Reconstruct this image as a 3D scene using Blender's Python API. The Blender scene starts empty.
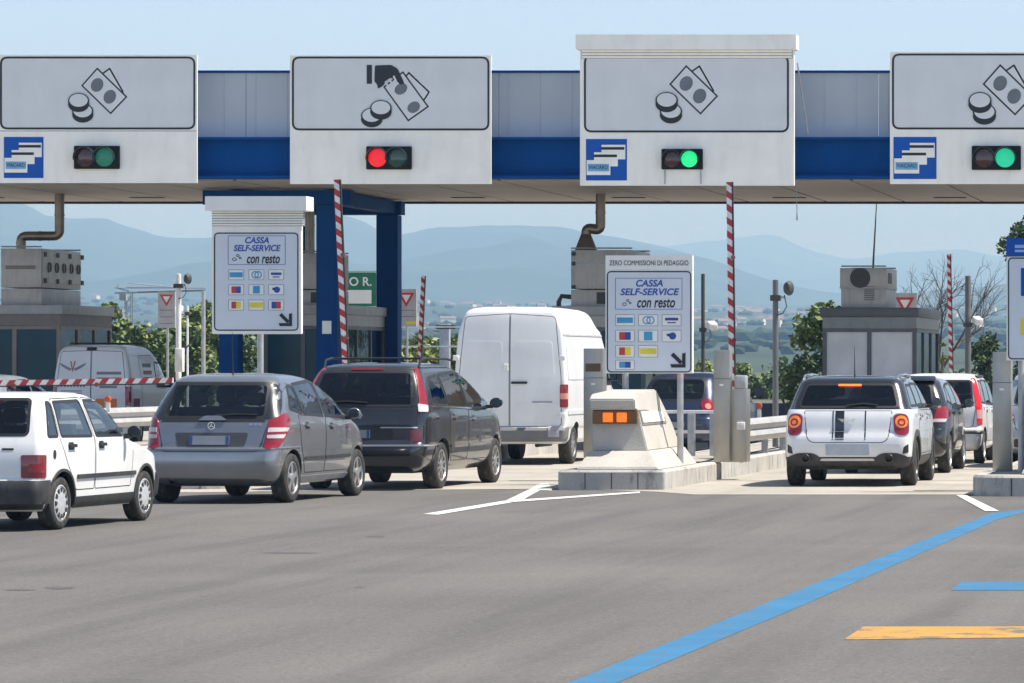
import bpy, bmesh, math, random
from mathutils import Vector, Matrix
from mathutils.bvhtree import BVHTree
R = math.radians
random.seed(7)
S = bpy.context.scene
COL = S.collection

# ------------------------------------------------------------------ camera, sky, sun, exposure
FPX, PPX, PPY, CAMH = 4000.0, 1320.0, 365.0, 1.7
cd = bpy.data.cameras.new('camera')
cam = bpy.data.objects.new('camera', cd); COL.objects.link(cam)
cam.location = (0, 0, CAMH); cam.rotation_euler = (R(90), 0, 0)
cd.sensor_width = 36; cd.lens = FPX * 36 / 1024
cd.shift_x = -(PPX - 512) / 1024; cd.shift_y = (PPY - 341.5) / 1024
cd.clip_start = 1; cd.clip_end = 90000
S.camera = cam
SUN_EL, SUN_AZ = 60.0, 3.0            # elevation; degrees beyond +X towards +Y
sv = Vector((math.cos(R(SUN_EL)) * math.cos(R(SUN_AZ)), math.cos(R(SUN_EL)) * math.sin(R(SUN_AZ)), math.sin(R(SUN_EL))))
ld = bpy.data.lights.new('sun', 'SUN'); ld.energy = 4.0; ld.angle = R(0.53); ld.color = (1, .955, .88)
sun = bpy.data.objects.new('sun', ld); COL.objects.link(sun)
sun.rotation_euler = sv.to_track_quat('Z', 'Y').to_euler()
W = bpy.data.worlds.new('World'); S.world = W; W.use_nodes = True
nt = W.node_tree; bgn = nt.nodes['Background']
sk = nt.nodes.new('ShaderNodeTexSky'); sk.sky_type = 'NISHITA'; sk.sun_disc = False
sk.sun_elevation = R(SUN_EL); sk.sun_rotation = math.atan2(sv.x, sv.y)
sk.air_density = 1.0; sk.dust_density = 0.0; sk.ozone_density = 3; sk.altitude = 5500
hs = nt.nodes.new('ShaderNodeHueSaturation'); hs.inputs['Saturation'].default_value = .70
nt.links.new(sk.outputs[0], hs.inputs['Color']); nt.links.new(hs.outputs[0], bgn.inputs[0]); bgn.inputs[1].default_value = 0.108
S.view_settings.view_transform = 'Standard'; S.view_settings.look = 'None'
S.view_settings.gamma = 1; S.view_settings.use_curve_mapping = False
S.view_settings.exposure = 1.14
S.render.engine = 'CYCLES'
S.cycles.use_denoising = True
S.cycles.max_bounces = 8; S.cycles.volume_bounces = 0; S.cycles.transparent_max_bounces = 12
S.cycles.sample_clamp_indirect = 4

# ------------------------------------------------------------------ helpers
def lin(c):
    c = c / 255
    return c / 12.92 if c <= .04045 else ((c + .055) / 1.055) ** 2.4
def rgb(r, g, b): return (lin(r), lin(g), lin(b))
def pt(px, py, Y):                        # the world point at depth Y seen at a photo pixel
    return Vector(((px - PPX) * Y / FPX, Y, CAMH - (py - PPY) * Y / FPX))
def at(px, py, z=0):                      # the world point at height z seen at a photo pixel
    return pt(px, py, FPX * (CAMH - z) / (py - PPY))
def X(px, Y): return (px - PPX) * Y / FPX
def Zz(py, Y): return CAMH - (py - PPY) * Y / FPX

MATS = {}
def M(name, col, rough=.55, metal=0, coat=0, var=.12, scale=4, bump=0, bscale=60, emit=0, spec=.5, dirt=0, dirtcol=(.16, .14, .115)):
    if name in MATS: return MATS[name]
    m = bpy.data.materials.new(name); m.use_nodes = True; n = m.node_tree; P = n.nodes['Principled BSDF']
    P.inputs['Roughness'].default_value = rough; P.inputs['Metallic'].default_value = metal
    P.inputs['Coat Weight'].default_value = coat; P.inputs['Coat Roughness'].default_value = .04
    P.inputs['Specular IOR Level'].default_value = spec
    tc = n.nodes.new('ShaderNodeTexCoord')
    nz = n.nodes.new('ShaderNodeTexNoise'); nz.inputs['Scale'].default_value = scale; nz.inputs['Detail'].default_value = 6
    n.links.new(tc.outputs['Object'], nz.inputs['Vector'])
    mr = n.nodes.new('ShaderNodeMapRange'); mr.inputs['From Min'].default_value = .3; mr.inputs['From Max'].default_value = .7
    mr.inputs['To Min'].default_value = 1 - var; mr.inputs['To Max'].default_value = 1 + var
    n.links.new(nz.outputs['Fac'], mr.inputs['Value'])
    mx = n.nodes.new('ShaderNodeMix'); mx.data_type = 'RGBA'; mx.blend_type = 'MULTIPLY'; mx.inputs[0].default_value = 1
    mx.inputs[6].default_value = (*col, 1); n.links.new(mr.outputs[0], mx.inputs[7])
    out = mx.outputs[2]
    if dirt:
        nd = n.nodes.new('ShaderNodeTexNoise'); nd.inputs['Scale'].default_value = scale * 2.3; nd.inputs['Detail'].default_value = 8
        nd.inputs['Roughness'].default_value = .7
        mp = n.nodes.new('ShaderNodeMapping'); mp.inputs['Scale'].default_value = (1, 1, .25)
        n.links.new(tc.outputs['Object'], mp.inputs[0]); n.links.new(mp.outputs[0], nd.inputs['Vector'])
        r2 = n.nodes.new('ShaderNodeMapRange'); r2.inputs['From Min'].default_value = .48; r2.inputs['From Max'].default_value = .72
        r2.inputs['To Max'].default_value = dirt; n.links.new(nd.outputs['Fac'], r2.inputs['Value'])
        m2 = n.nodes.new('ShaderNodeMix'); m2.data_type = 'RGBA'; m2.inputs[7].default_value = (*dirtcol, 1)
        n.links.new(r2.outputs[0], m2.inputs[0]); n.links.new(out, m2.inputs[6]); out = m2.outputs[2]
    n.links.new(out, P.inputs['Base Color'])
    if bump:
        b = n.nodes.new('ShaderNodeBump'); b.inputs['Strength'].default_value = bump; b.inputs['Distance'].default_value = .01
        nb = n.nodes.new('ShaderNodeTexNoise'); nb.inputs['Scale'].default_value = bscale; nb.inputs['Detail'].default_value = 4
        n.links.new(tc.outputs['Object'], nb.inputs['Vector']); n.links.new(nb.outputs['Fac'], b.inputs['Height'])
        n.links.new(b.outputs[0], P.inputs['Normal'])
    if emit:
        P.inputs['Emission Color'].default_value = (*col, 1); P.inputs['Emission Strength'].default_value = emit
    MATS[name] = m; return m

def glass(name, tint, refl=.85, base=.05):
    if name in MATS: return MATS[name]
    m = bpy.data.materials.new(name); m.use_nodes = True; n = m.node_tree
    n.nodes.remove(n.nodes['Principled BSDF']); o = n.nodes['Material Output']
    t = n.nodes.new('ShaderNodeBsdfTransparent'); t.inputs[0].default_value = (*tint, 1)
    g = n.nodes.new('ShaderNodeBsdfGlossy'); g.inputs['Roughness'].default_value = .015; g.inputs[0].default_value = (.95, .97, 1, 1)
    tc = n.nodes.new('ShaderNodeTexCoord'); nz = n.nodes.new('ShaderNodeTexNoise'); nz.inputs['Scale'].default_value = 3
    n.links.new(tc.outputs['Object'], nz.inputs['Vector'])
    bp = n.nodes.new('ShaderNodeBump'); bp.inputs['Strength'].default_value = .05; bp.inputs['Distance'].default_value = .05
    n.links.new(nz.outputs['Fac'], bp.inputs['Height']); n.links.new(bp.outputs[0], g.inputs['Normal'])
    lw = n.nodes.new('ShaderNodeLayerWeight'); lw.inputs['Blend'].default_value = .5
    pw = n.nodes.new('ShaderNodeMath'); pw.operation = 'POWER'; pw.inputs[1].default_value = 3.2
    n.links.new(lw.outputs['Facing'], pw.inputs[0])
    ma = n.nodes.new('ShaderNodeMath'); ma.operation = 'MULTIPLY_ADD'; ma.inputs[1].default_value = refl; ma.inputs[2].default_value = base
    n.links.new(pw.outputs[0], ma.inputs[0])
    mx = n.nodes.new('ShaderNodeMixShader'); n.links.new(ma.outputs[0], mx.inputs[0])
    n.links.new(t.outputs[0], mx.inputs[1]); n.links.new(g.outputs[0], mx.inputs[2]); n.links.new(mx.outputs[0], o.inputs[0])
    MATS[name] = m; return m

def tag(o, label=None, cat=None, group=None, kind=None):
    if label: o['label'] = label
    if cat: o['category'] = cat
    if group: o['group'] = group
    if kind: o['kind'] = kind
    return o
def thing(name, label, cat, loc=(0, 0, 0), rz=0, group=None):
    o = bpy.data.objects.new(name, None); COL.objects.link(o)
    o.location = loc; o.rotation_euler = (0, 0, rz); o.empty_display_size = .2
    return tag(o, label, cat, group)
def obj(name, bm, mats, parent=None, smooth=False, ang=35):
    me = bpy.data.meshes.new(name); bm.normal_update(); bm.to_mesh(me); bm.free()
    for m in (mats if isinstance(mats, (list, tuple)) else [mats]): me.materials.append(m)
    if smooth:
        me.shade_smooth(); me.set_sharp_from_angle(angle=R(ang))
    o = bpy.data.objects.new(name, me); COL.objects.link(o)
    if parent: o.parent = parent
    return o
def kids(o): return [c for c in bpy.data.objects if c.parent == o]
def copy_tree(o, parent=None):
    c = o.copy(); COL.objects.link(c); c.parent = parent
    for ch in kids(o): copy_tree(ch, c)
    return c

def box(bm, x0, x1, y0, y1, z0, z1, mi=0, bev=0):
    vs = [bm.verts.new(p) for p in ((x0, y0, z0), (x1, y0, z0), (x1, y1, z0), (x0, y1, z0), (x0, y0, z1), (x1, y0, z1), (x1, y1, z1), (x0, y1, z1))]
    fs = [bm.faces.new([vs[i] for i in f]) for f in ((3, 2, 1, 0), (4, 5, 6, 7), (0, 1, 5, 4), (1, 2, 6, 5), (2, 3, 7, 6), (3, 0, 4, 7))]
    for f in fs: f.material_index = mi
    if bev:
        es = list({e for f in fs for e in f.edges})
        r = bmesh.ops.bevel(bm, geom=es, offset=bev, segments=2, affect='EDGES', profile=.5)
        for f in r['faces']: f.material_index = mi
    return bm
def B(*a, **k):
    bm = bmesh.new(); return box(bm, *a, **k)
def tube(bm, pts, r, n=8, mi=0, cap=True):
    pts = [Vector(p) for p in pts]; rs = r if isinstance(r, (list, tuple)) else [r] * len(pts)
    rings = []
    up0 = Vector((0, 0, 1))
    for i, p in enumerate(pts):
        d = (pts[min(i + 1, len(pts) - 1)] - pts[max(i - 1, 0)]).normalized()
        a = d.cross(up0 if abs(d.z) < .9 else Vector((0, 1, 0))).normalized(); b = d.cross(a)
        if rings and a.dot(pa) < 0 and abs(d.z) > .9: pass
        pa = a
        rings.append([bm.verts.new(p + (a * math.cos(t) + b * math.sin(t)) * rs[i]) for t in [2 * math.pi * k / n for k in range(n)]])
    for q, w in zip(rings, rings[1:]):
        off = min(range(n), key=lambda o: sum((q[k].co - w[(k + o) % n].co).length_squared for k in range(n)))
        for k in range(n):
            f = bm.faces.new((q[k], q[(k + 1) % n], w[(k + 1 + off) % n], w[(k + off) % n])); f.material_index = mi
        rot = w[off:] + w[:off]; w[:] = rot
    if cap:
        for rg in (rings[0], rings[-1]):
            f = bm.faces.new(rg); f.material_index = mi
    bmesh.ops.recalc_face_normals(bm, faces=bm.faces)
    return bm
def T(pts, r, n=8): return tube(bmesh.new(), pts, r, n)
def prism(bm, poly, ax, a, b, mi=0):
    """extrude a 2D polygon. ax 'x': poly=(y,z) from x=a..b; 'y': poly=(x,z); 'z': poly=(x,y)"""
    def P(u, v, w): return {'x': (w, u, v), 'y': (u, w, v), 'z': (u, v, w)}[ax]
    A = [bm.verts.new(P(u, v, a)) for u, v in poly]; Bv = [bm.verts.new(P(u, v, b)) for u, v in poly]
    n = len(poly); fs = [bm.faces.new(A), bm.faces.new(Bv[::-1])]
    for i in range(n): fs.append(bm.faces.new((A[(i + 1) % n], A[i], Bv[i], Bv[(i + 1) % n])))
    for f in fs: f.material_index = mi
    bmesh.ops.recalc_face_normals(bm, faces=fs)
    return bm
def PR(*a, **k): return prism(bmesh.new(), *a, **k)
def lathe(bm, prof, axis='x', n=28, c=(0, 0, 0), mi=0, cap=True):
    """prof: list of (axial, radius)"""
    c = Vector(c); rings = []
    for h, r in prof:
        rg = []
        for k in range(n):
            t = 2 * math.pi * k / n; u, v = math.cos(t) * r, math.sin(t) * r
            p = {'x': (h, u, v), 'y': (u, h, v), 'z': (u, v, h)}[axis]
            rg.append(bm.verts.new(c + Vector(p)))
        rings.append(rg)
    for q, w in zip(rings, rings[1:]):
        for k in range(n):
            f = bm.faces.new((q[k], q[(k + 1) % n], w[(k + 1) % n], w[k])); f.material_index = mi
    for rg in (rings[0], rings[-1]) if cap else ():
        try: bm.faces.new(rg).material_index = mi
        except ValueError: pass
    bmesh.ops.recalc_face_normals(bm, faces=bm.faces)
    return bm
def LA(*a, **k): return lathe(bmesh.new(), *a, **k)
def rpoly(pts, r, n=5):
    out = []; N = len(pts)
    for i, p in enumerate(pts):
        p = Vector(p[:2]); a = Vector(pts[i - 1][:2]); b = Vector(pts[(i + 1) % N][:2])
        rr = pts[i][2] if len(pts[i]) > 2 else r
        da, db = (a - p), (b - p); k = min(rr, da.length * .45, db.length * .45)
        s, e = p + da.normalized() * k, p + db.normalized() * k
        for j in range(n + 1):
            t = j / n; out.append(tuple((1 - t) ** 2 * s + 2 * t * (1 - t) * p + t * t * e))
    return out
def rrect(x0, x1, z0, z1, r, n=6): return rpoly([(x0, z0), (x1, z0), (x1, z1), (x0, z1)], r, n)
def dens(poly, step):
    out = []; N = len(poly)
    for i in range(N):
        a, b = Vector(poly[i]), Vector(poly[(i + 1) % N]); k = max(1, int((b - a).length / step))
        for j in range(k): out.append(tuple(a.lerp(b, j / k)))
    return out
def inset(poly, d):
    """shrink (d>0) a polygon along its vertex normals"""
    N = len(poly); A = sum(poly[i][0] * poly[(i + 1) % N][1] - poly[(i + 1) % N][0] * poly[i][1] for i in range(N)); sg = 1 if A > 0 else -1
    out = []
    for i in range(N):
        a, p, b = (Vector(poly[i - 1]), Vector(poly[i]), Vector(poly[(i + 1) % N]))
        e1 = (p - a); e2 = (b - p)
        if e1.length < 1e-7 or e2.length < 1e-7: e1 = e2 = (b - a)
        n1 = Vector((-e1.y, e1.x)).normalized() * sg; n2 = Vector((-e2.y, e2.x)).normalized() * sg
        nn = (n1 + n2)
        nn = nn.normalized() if nn.length > 1e-6 else n1
        k = d / max(.5, nn.dot(n1)); out.append(tuple(p + nn * k))
    return out
def ringface(bm, poly, w, ax, a, b, mi=0):
    """a border strip of width w inside poly, extruded a..b along ax"""
    def P(u, v, q): return {'x': (q, u, v), 'y': (u, q, v), 'z': (u, v, q)}[ax]
    inn = inset(poly, w); n = len(poly); L = []
    for q in (a, b): L.append(([bm.verts.new(P(*p, q)) for p in poly], [bm.verts.new(P(*p, q)) for p in inn]))
    fs = []
    for i in range(n):
        j = (i + 1) % n
        (o0, i0), (o1, i1) = L
        for q in ((o0[i], o0[j], i0[j], i0[i]), (o1[j], o1[i], i1[i], i1[j]), (o0[j], o0[i], o1[i], o1[j]), (i0[i], i0[j], i1[j], i1[i])):
            f = bm.faces.new(q); f.material_index = mi; fs.append(f)
    bmesh.ops.recalc_face_normals(bm, faces=fs)
    return bm
def text(name, s, size, loc, mat, parent, shear=0, bold=0, align='CENTER', wscale=1, depth=.004, rot=(R(90), 0, 0)):
    cu = bpy.data.curves.new(name, 'FONT'); cu.body = s; cu.size = size; cu.align_x = align; cu.align_y = 'CENTER'
    cu.shear = shear; cu.offset = bold; cu.extrude = depth; cu.space_character = 1.02; cu.space_line = .95
    t = bpy.data.objects.new('t', cu); COL.objects.link(t)
    dg = bpy.context.evaluated_depsgraph_get()
    me = bpy.data.meshes.new_from_object(t.evaluated_get(dg)); bpy.data.objects.remove(t)
    me.transform(Matrix.Diagonal((wscale, 1, 1, 1)))
    me.transform(Matrix.Translation(loc) @ (Matrix.Rotation(rot[2], 4, 'Z') @ Matrix.Rotation(rot[0], 4, 'X')))
    me.materials.clear(); me.materials.append(mat)
    o = bpy.data.objects.new(name, me); COL.objects.link(o); o.parent = parent
    return o
def pchip(xs, ys):
    n = len(xs); h = [xs[i + 1] - xs[i] for i in range(n - 1)]; d = [(ys[i + 1] - ys[i]) / h[i] for i in range(n - 1)]
    m = [d[0]] + [0] * (n - 2) + [d[-1]]
    for i in range(1, n - 1):
        if d[i - 1] * d[i] > 0:
            w1, w2 = 2 * h[i] + h[i - 1], h[i] + 2 * h[i - 1]; m[i] = (w1 + w2) / (w1 / d[i - 1] + w2 / d[i])
    def f(x):
        x = min(max(x, xs[0]), xs[-1]); i = 0
        while i < n - 2 and x > xs[i + 1]: i += 1
        t = (x - xs[i]) / h[i]; t2, t3 = t * t, t * t * t
        return (2 * t3 - 3 * t2 + 1) * ys[i] + (t3 - 2 * t2 + t) * h[i] * m[i] + (-2 * t3 + 3 * t2) * ys[i + 1] + (t3 - t2) * h[i] * m[i + 1]
    return f

# ------------------------------------------------------------------ shared materials
mBlack = M('black_plastic', (.018, .018, .019), .5)
mTrim = M('black_trim', (.03, .03, .032), .55, dirt=.35)
mRubber = M('tyre_rubber', (.022, .021, .02), .8, dirt=.5, scale=9)
mInt = M('interior_cloth', (.035, .035, .038), .85)
mSteel = M('brushed_steel', (.40, .385, .345), .42, .85, var=.1, scale=2.5, dirt=.25)
mGalv = M('galvanised_steel', (.42, .43, .44), .5, .5, var=.15, scale=7, dirt=.35)
mAlu = M('rim_alloy', (.5, .5, .51), .35, .75, dirt=.5, scale=12)
mCap = M('hubcap_silver', (.55, .56, .57), .4, .3, dirt=.35, scale=12)
mChrome = M('chrome', (.75, .75, .76), .12, 1, var=.03)
mRed = M('red_lens', (.22, .008, .018), .18, coat=.6, emit=.015)
mDkRed = M('dark_red_lens', (.16, .008, .012), .2, coat=.6)
mAmber = M('amber_lens', (.85, .20, .02), .2, coat=.6, emit=.12)
mClear = M('clear_lens', (.52, .47, .47), .15, coat=.5)
mBrake = M('brake_lamp', (1, .10, .015), .3, emit=1.6)
mPlate = M('number_plate', (.24, .26, .30), .45)
mPlateBlue = M('plate_blue', (.03, .07, .22), .4)
mWhiteP = M('sign_white', (.88, .865, .80), .55, var=.05, scale=2, dirt=.15, dirtcol=(.4, .39, .36))
mFace = M('sign_face', (.66, .685, .69), .4, var=.05, scale=1.5, dirt=.1, dirtcol=(.4, .4, .4))
mInk = M('sign_ink', (.012, .014, .02), .5)
mBlue = M('sign_blue', (.004, .085, .40), .5, var=.06, spec=.25)
mBlueInk = M('blue_ink', (.02, .075, .36), .5)
mYellow = M('card_yellow', (.80, .66, .05), .5)
mCardRed = M('card_red', (.55, .05, .04), .5)
mCardCy = M('card_cyan', (.05, .32, .55), .5)
mRedW = M('barrier_red', (.42, .03, .03), .5, dirt=.25)
mWhW = M('barrier_white', (.78, .77, .75), .5, dirt=.25, scale=8)
G_DARK = glass('car_glass_dark', (.20, .21, .22))
G_MID = glass('car_glass', (.55, .60, .60))
G_BOOTH = glass('booth_glass', (.10, .24, .33), .7, .05)
# ------------------------------------------------------------------ vehicle builder
def boolean_cut(body, cutters):
    for c in cutters:
        c.parent = body.parent
        md = body.modifiers.new('cut', 'BOOLEAN'); md.object = c; md.operation = 'DIFFERENCE'; md.solver = 'MANIFOLD'
    n0 = len(body.data.polygons)
    dg = bpy.context.evaluated_depsgraph_get()
    me = bpy.data.meshes.new_from_object(body.evaluated_get(dg))
    if len(me.polygons) < 50 or len(me.polygons) == n0:
        for md in body.modifiers: md.solver = 'EXACT'
        dg = bpy.context.evaluated_depsgraph_get()
        me = bpy.data.meshes.new_from_object(body.evaluated_get(dg))
        print('CUT: exact fallback for', body.name, len(me.polygons))
    old = body.data; body.modifiers.clear(); body.data = me; bpy.data.meshes.remove(old); me.name = 'body'
    for c in cutters:
        d = c.data; bpy.data.objects.remove(c); bpy.data.meshes.remove(d)

class Car:
    def __init__(s, name, label, cat, loc, rz, rows, wheels, paint, group=None, roof=None, lower=None, taper=(.06, .10), sub=5):
        s.root = thing(name, label, cat, loc, rz, group); s.rows = rows; s.paint = paint; s.taper = taper
        s.z = [r[0] for r in rows]; s.f = [pchip(s.z, [r[i] for r in rows]) for i in range(1, len(rows[0]))]
        s.L = max(r[2] for r in rows); s.W = max(r[3] for r in rows); s.H = rows[-1][0]
        s.wheels = wheels
        zs = []
        for a, b in zip(s.z, s.z[1:]):
            k = max(2, min(sub + 3, int((b - a) / .03)))
            zs += [a + (b - a) * i / k for i in range(k)]
        s.zs = zs + [s.z[-1]]
        bm = s.loft([(z, s.ring(z)) for z in s.zs])
        bmesh.ops.recalc_face_normals(bm, faces=bm.faces); bm.normal_update()
        s.bvh = BVHTree.FromBMesh(bm)
        mats = [paint, mInt, roof[1] if roof else paint, lower[1] if lower else mTrim]
        for f in bm.faces:
            z = f.calc_center_median().z
            if lower and z < lower[0]: f.material_index = 3
            if roof and z > roof[0]: f.material_index = 2
        s.body = obj('body', bm, mats, s.root, smooth=True, ang=40); s.mats = mats; s.cut = []; s.glassp = []
    def row(s, z): return [f(z) for f in s.f]
    def ring(s, z, inx=0, inr=0, inf=0, ymax=None):
        yr, yf, w, rr, rf = s.row(z); yr += inr; yf -= inf; w -= inx
        if ymax is not None: yf = min(yf, ymax)
        rr = min(rr, w * .8, (yf - yr) * .3); rxf = w * .62; rf = min(rf, (yf - yr) * .45); bow = .025 * w
        h = []
        x1 = w - rr
        for i in range(6): x = x1 * i / 6; h.append((x, yr + bow * (x / w) ** 2 * 2))
        for i in range(9):
            t = R(90) * i / 8; h.append((x1 + rr * math.sin(t), yr + bow * 2 * (x1 / w) ** 2 + rr * (1 - math.cos(t))))
        ya, yb = h[-1][1], yf - rf
        for i in range(1, 22): h.append((w, ya + (yb - ya) * i / 22))
        for i in range(10):
            t = R(90) * i / 9; h.append((w - rxf * (1 - math.cos(t)), yb + rf * .85 * math.sin(t)))
        xe = w - rxf; ye = h[-1][1]
        for i in range(1, 6): x = xe * (1 - i / 5); h.append((x, ye + (yf - ye) * (i / 5) * (2 - i / 5)))
        L = s.L; tr, tf = s.taper; out = []
        for x, y in h:
            q = y / L; k = 1 - tr * max(0, .45 - q) ** 2 / .2 - tf * max(0, q - .55) ** 2 / .2
            out.append((x * k, y))
        return out + [(-x, y) for x, y in out[-2:0:-1]]
    def loft(s, levels, mi=0):
        bm = bmesh.new(); rs = [[bm.verts.new((x, y, z)) for x, y in rg] for z, rg in levels]
        n = len(rs[0])
        for a, b in zip(rs, rs[1:]):
            for k in range(n):
                bm.faces.new((a[k], a[(k + 1) % n], b[(k + 1) % n], b[k]))
        bm.faces.new(rs[0][::-1]); bm.faces.new(rs[-1])
        for f in bm.faces: f.material_index = mi
        return bm
    def cutter(s, bm):
        for f in bm.faces: f.material_index = 1
        bmesh.ops.recalc_face_normals(bm, faces=bm.faces)
        s.cut.append(obj('cutter', bm, s.mats))
    def cavity(s, z0, ydash, t=.05):
        zs = [z0 + (s.H - t - .02 - z0) * i / 18 for i in range(19)]
        s.cutter(s.loft([(z, s.ring(min(z + t, s.H), t, .09, .06, ydash)) for z in zs]))
    def arches(s, grow=.055):
        bm = bmesh.new()
        for y, r in s.wheels['y']:
            for sg in (1, -1):
                lathe(bm, [(sg * (s.W - s.wheels['w'] - .10), r + grow), (sg * (s.W + .3), r + grow)], 'x', 36, (0, y, r))
        s.cutter(bm)
    def finish(s):
        boolean_cut(s.body, s.cut); me = s.body.data
        me.shade_smooth(); me.set_sharp_from_angle(angle=R(38))
    # --- pieces pressed onto the body surface
    def frame(s, view):
        if view == 'rear': return Vector((1, 0, 0)), Vector((0, 0, 1)), Vector((0, 1, 0))
        if view == 'front': return Vector((1, 0, 0)), Vector((0, 0, 1)), Vector((0, -1, 0))
        if view == 'top': return Vector((1, 0, 0)), Vector((0, 1, 0)), Vector((0, 0, -1))
        if view in ('right', 'left'):
            g = 1 if view == 'right' else -1
            return Vector((0, 1, 0)), Vector((0, 0, 1)), Vector((-g, 0, 0))
        g, a = view                                        # ('corner' side, degrees from straight ahead)
        a = R(a); return Vector((g * math.cos(a), math.sin(a), 0)), Vector((0, 0, 1)), Vector((-g * math.sin(a), math.cos(a), 0))
    def hit(s, fr, u, v, off):
        U, V, D = fr; o = U * u + V * v - D * 8
        p, n, i, d = s.bvh.ray_cast(o, D)
        if p is None or d > 11:
            p, n, i, d = s.bvh.find_nearest(U * u + V * v - D * (s.W if abs(D.x) > .5 else 0))
        if n.dot(D) > 0: n = -n
        return p + n * off
    def decal(s, name, poly, view, mat, off=.003, depth=.012, parent=None, step=.06, hole=None, smooth=True):
        fr = s.frame(view); D = fr[2]; bm = bmesh.new()
        if hole is None:
            vs = [bm.verts.new((u, v, 0)) for u, v in poly]; bm.faces.new(vs)
            us = [p[0] for p in poly]; vv = [p[1] for p in poly]
            for ax, lo, hi in ((0, min(us), max(us)), (1, min(vv), max(vv))):
                k = int((hi - lo) / step) + 1
                for i in range(1, k):
                    c = [0, 0, 0]; c[ax] = lo + (hi - lo) * i / k; nn = [0, 0, 0]; nn[ax] = 1
                    bmesh.ops.bisect_plane(bm, geom=bm.verts[:] + bm.edges[:] + bm.faces[:], plane_co=c, plane_no=nn, dist=1e-5)
        else:
            n = len(poly); a = [bm.verts.new((u, v, 0)) for u, v in poly]; b = [bm.verts.new((u, v, 0)) for u, v in hole]
            for i in range(n): bm.faces.new((a[i], a[(i + 1) % n], b[(i + 1) % n], b[i]))
        for v in bm.verts: v.co = s.hit(fr, v.co.x, v.co.y, off)
        bm.normal_update()
        if sum((f.normal.dot(D) * f.calc_area() for f in bm.faces)) > 0: bmesh.ops.reverse_faces(bm, faces=bm.faces)
        if depth:
            es = [e for e in bm.edges if e.is_boundary]
            r = bmesh.ops.extrude_edge_only(bm, edges=es)
            for v in r['geom']:
                if isinstance(v, bmesh.types.BMVert): v.co += D * depth
        bmesh.ops.triangulate(bm, faces=[f for f in bm.faces if len(f.verts) > 4])
        return obj(name, bm, mat, parent or s.root, smooth=smooth, ang=30)
    def window(s, name, poly, view, mat=None, seal=True, sealmat=None, sw=.016):
        """a real opening in the body, a pane in it and a black seal round it"""
        p = dens(poly, .08); y0 = s.row((min(q[1] for q in poly) + max(q[1] for q in poly)) / 2)
        if view in ('right', 'left'):
            if poly not in s.glassp:
                s.glassp.append(poly); s.cutter(PR(poly, 'x', -s.W - .3, s.W + .3))
        elif view == 'rear': s.cutter(PR(poly, 'y', -.5, y0[0] + .42))
        elif view == 'front': s.cutter(PR(poly, 'y', y0[1] - .75, s.L + .5))
        g = s.decal(name, inset(p, -.006), view, mat or G_DARK, off=.0015, depth=0)
        if seal: s.decal('window_seal', inset(p, -sw), view, sealmat or mBlack, off=.004, depth=.012, parent=g, hole=inset(p, sw * .8))
        return g
    def panel(s, name, poly, view, mat=None, parent=None, gap=.011, seam=mBlack):
        """a door or lid: same paint, standing a hair proud with a dark gap round it"""
        p = dens(poly, .07)
        o = s.decal(name, inset(p, gap / 2), view, mat or s.paint, off=.0035, depth=.006, parent=parent)
        s.decal('door_gap', inset(p, -gap / 2), view, seam, off=.0012, depth=.004, parent=o if not parent else parent, hole=inset(p, gap * .9))
        return o
    def band(s, name, z0, z1, y0, y1, mat, off=.012, depth=.03, nz=5, parent=None, side=0):
        """a bumper or sill moulding following the body outline between two heights"""
        bm = bmesh.new(); zs = [z0 + (z1 - z0) * i / nz for i in range(nz + 1)]; cols = []
        for j, z in enumerate(zs):
            o = off * (1 if 0 < j < nz else .35)
            rg = s.ring(z, -o, -o, -o); n = len(rg)
            cols.append([bm.verts.new((x, y, z)) for x, y in rg])
        for a, b in zip(cols, cols[1:]):
            for k in range(n):
                q = (a[k], a[(k + 1) % n], b[(k + 1) % n], b[k]); yy = sum(v.co.y for v in q) / 4; xx = sum(v.co.x for v in q)
                if y0 <= yy <= y1 and (not side or xx * side > 0): bm.faces.new(q)
        bmesh.ops.delete(bm, geom=[v for v in bm.verts if not v.link_faces], context='VERTS')
        es = [e for e in bm.edges if e.is_boundary]
        r = bmesh.ops.extrude_edge_only(bm, edges=es)
        for v in r['geom']:
            if isinstance(v, bmesh.types.BMVert):
                d = Vector((v.co.x, v.co.y - s.L / 2, 0)).normalized(); v.co -= Vector((math.copysign(1, v.co.x) if y0 < v.co.y < y1 and .3 < v.co.y < s.L - .3 else d.x, d.y * .9, 0)) * depth
        bmesh.ops.recalc_face_normals(bm, faces=bm.faces)
        return obj(name, bm, mat, parent or s.root, smooth=True, ang=40)
    def put_wheels(s, style='spoke', rim=None, tyre_r=None):
        rim = rim or mAlu; wd = s.wheels['w']; first = None
        for y, r in s.wheels['y']:
            for sg in (1, -1):
                if first is None or first[1] != r:
                    rr = r * s.wheels.get('rim', .66)
                    t = obj('wheel', LA([(-wd, rr), (-wd, r * .95), (-wd + .03, r), (-.035, r), (-.012, r * .965), (0, r * .88), (-.004, rr + .01), (-.02, rr)], 'x', 40), mRubber, s.root, smooth=True, ang=50)
                    first = (t, r, s.rim(style, rr, rim, t))
                    o = t
                else:
                    o = copy_tree(first[0], s.root)
                o.location = (sg * (s.W - s.wheels.get('in', .025)), y, r); o.rotation_euler = (0, 0, 0 if sg > 0 else math.pi)
                if sg < 0: o.rotation_euler = (0, 0, math.pi)
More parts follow.
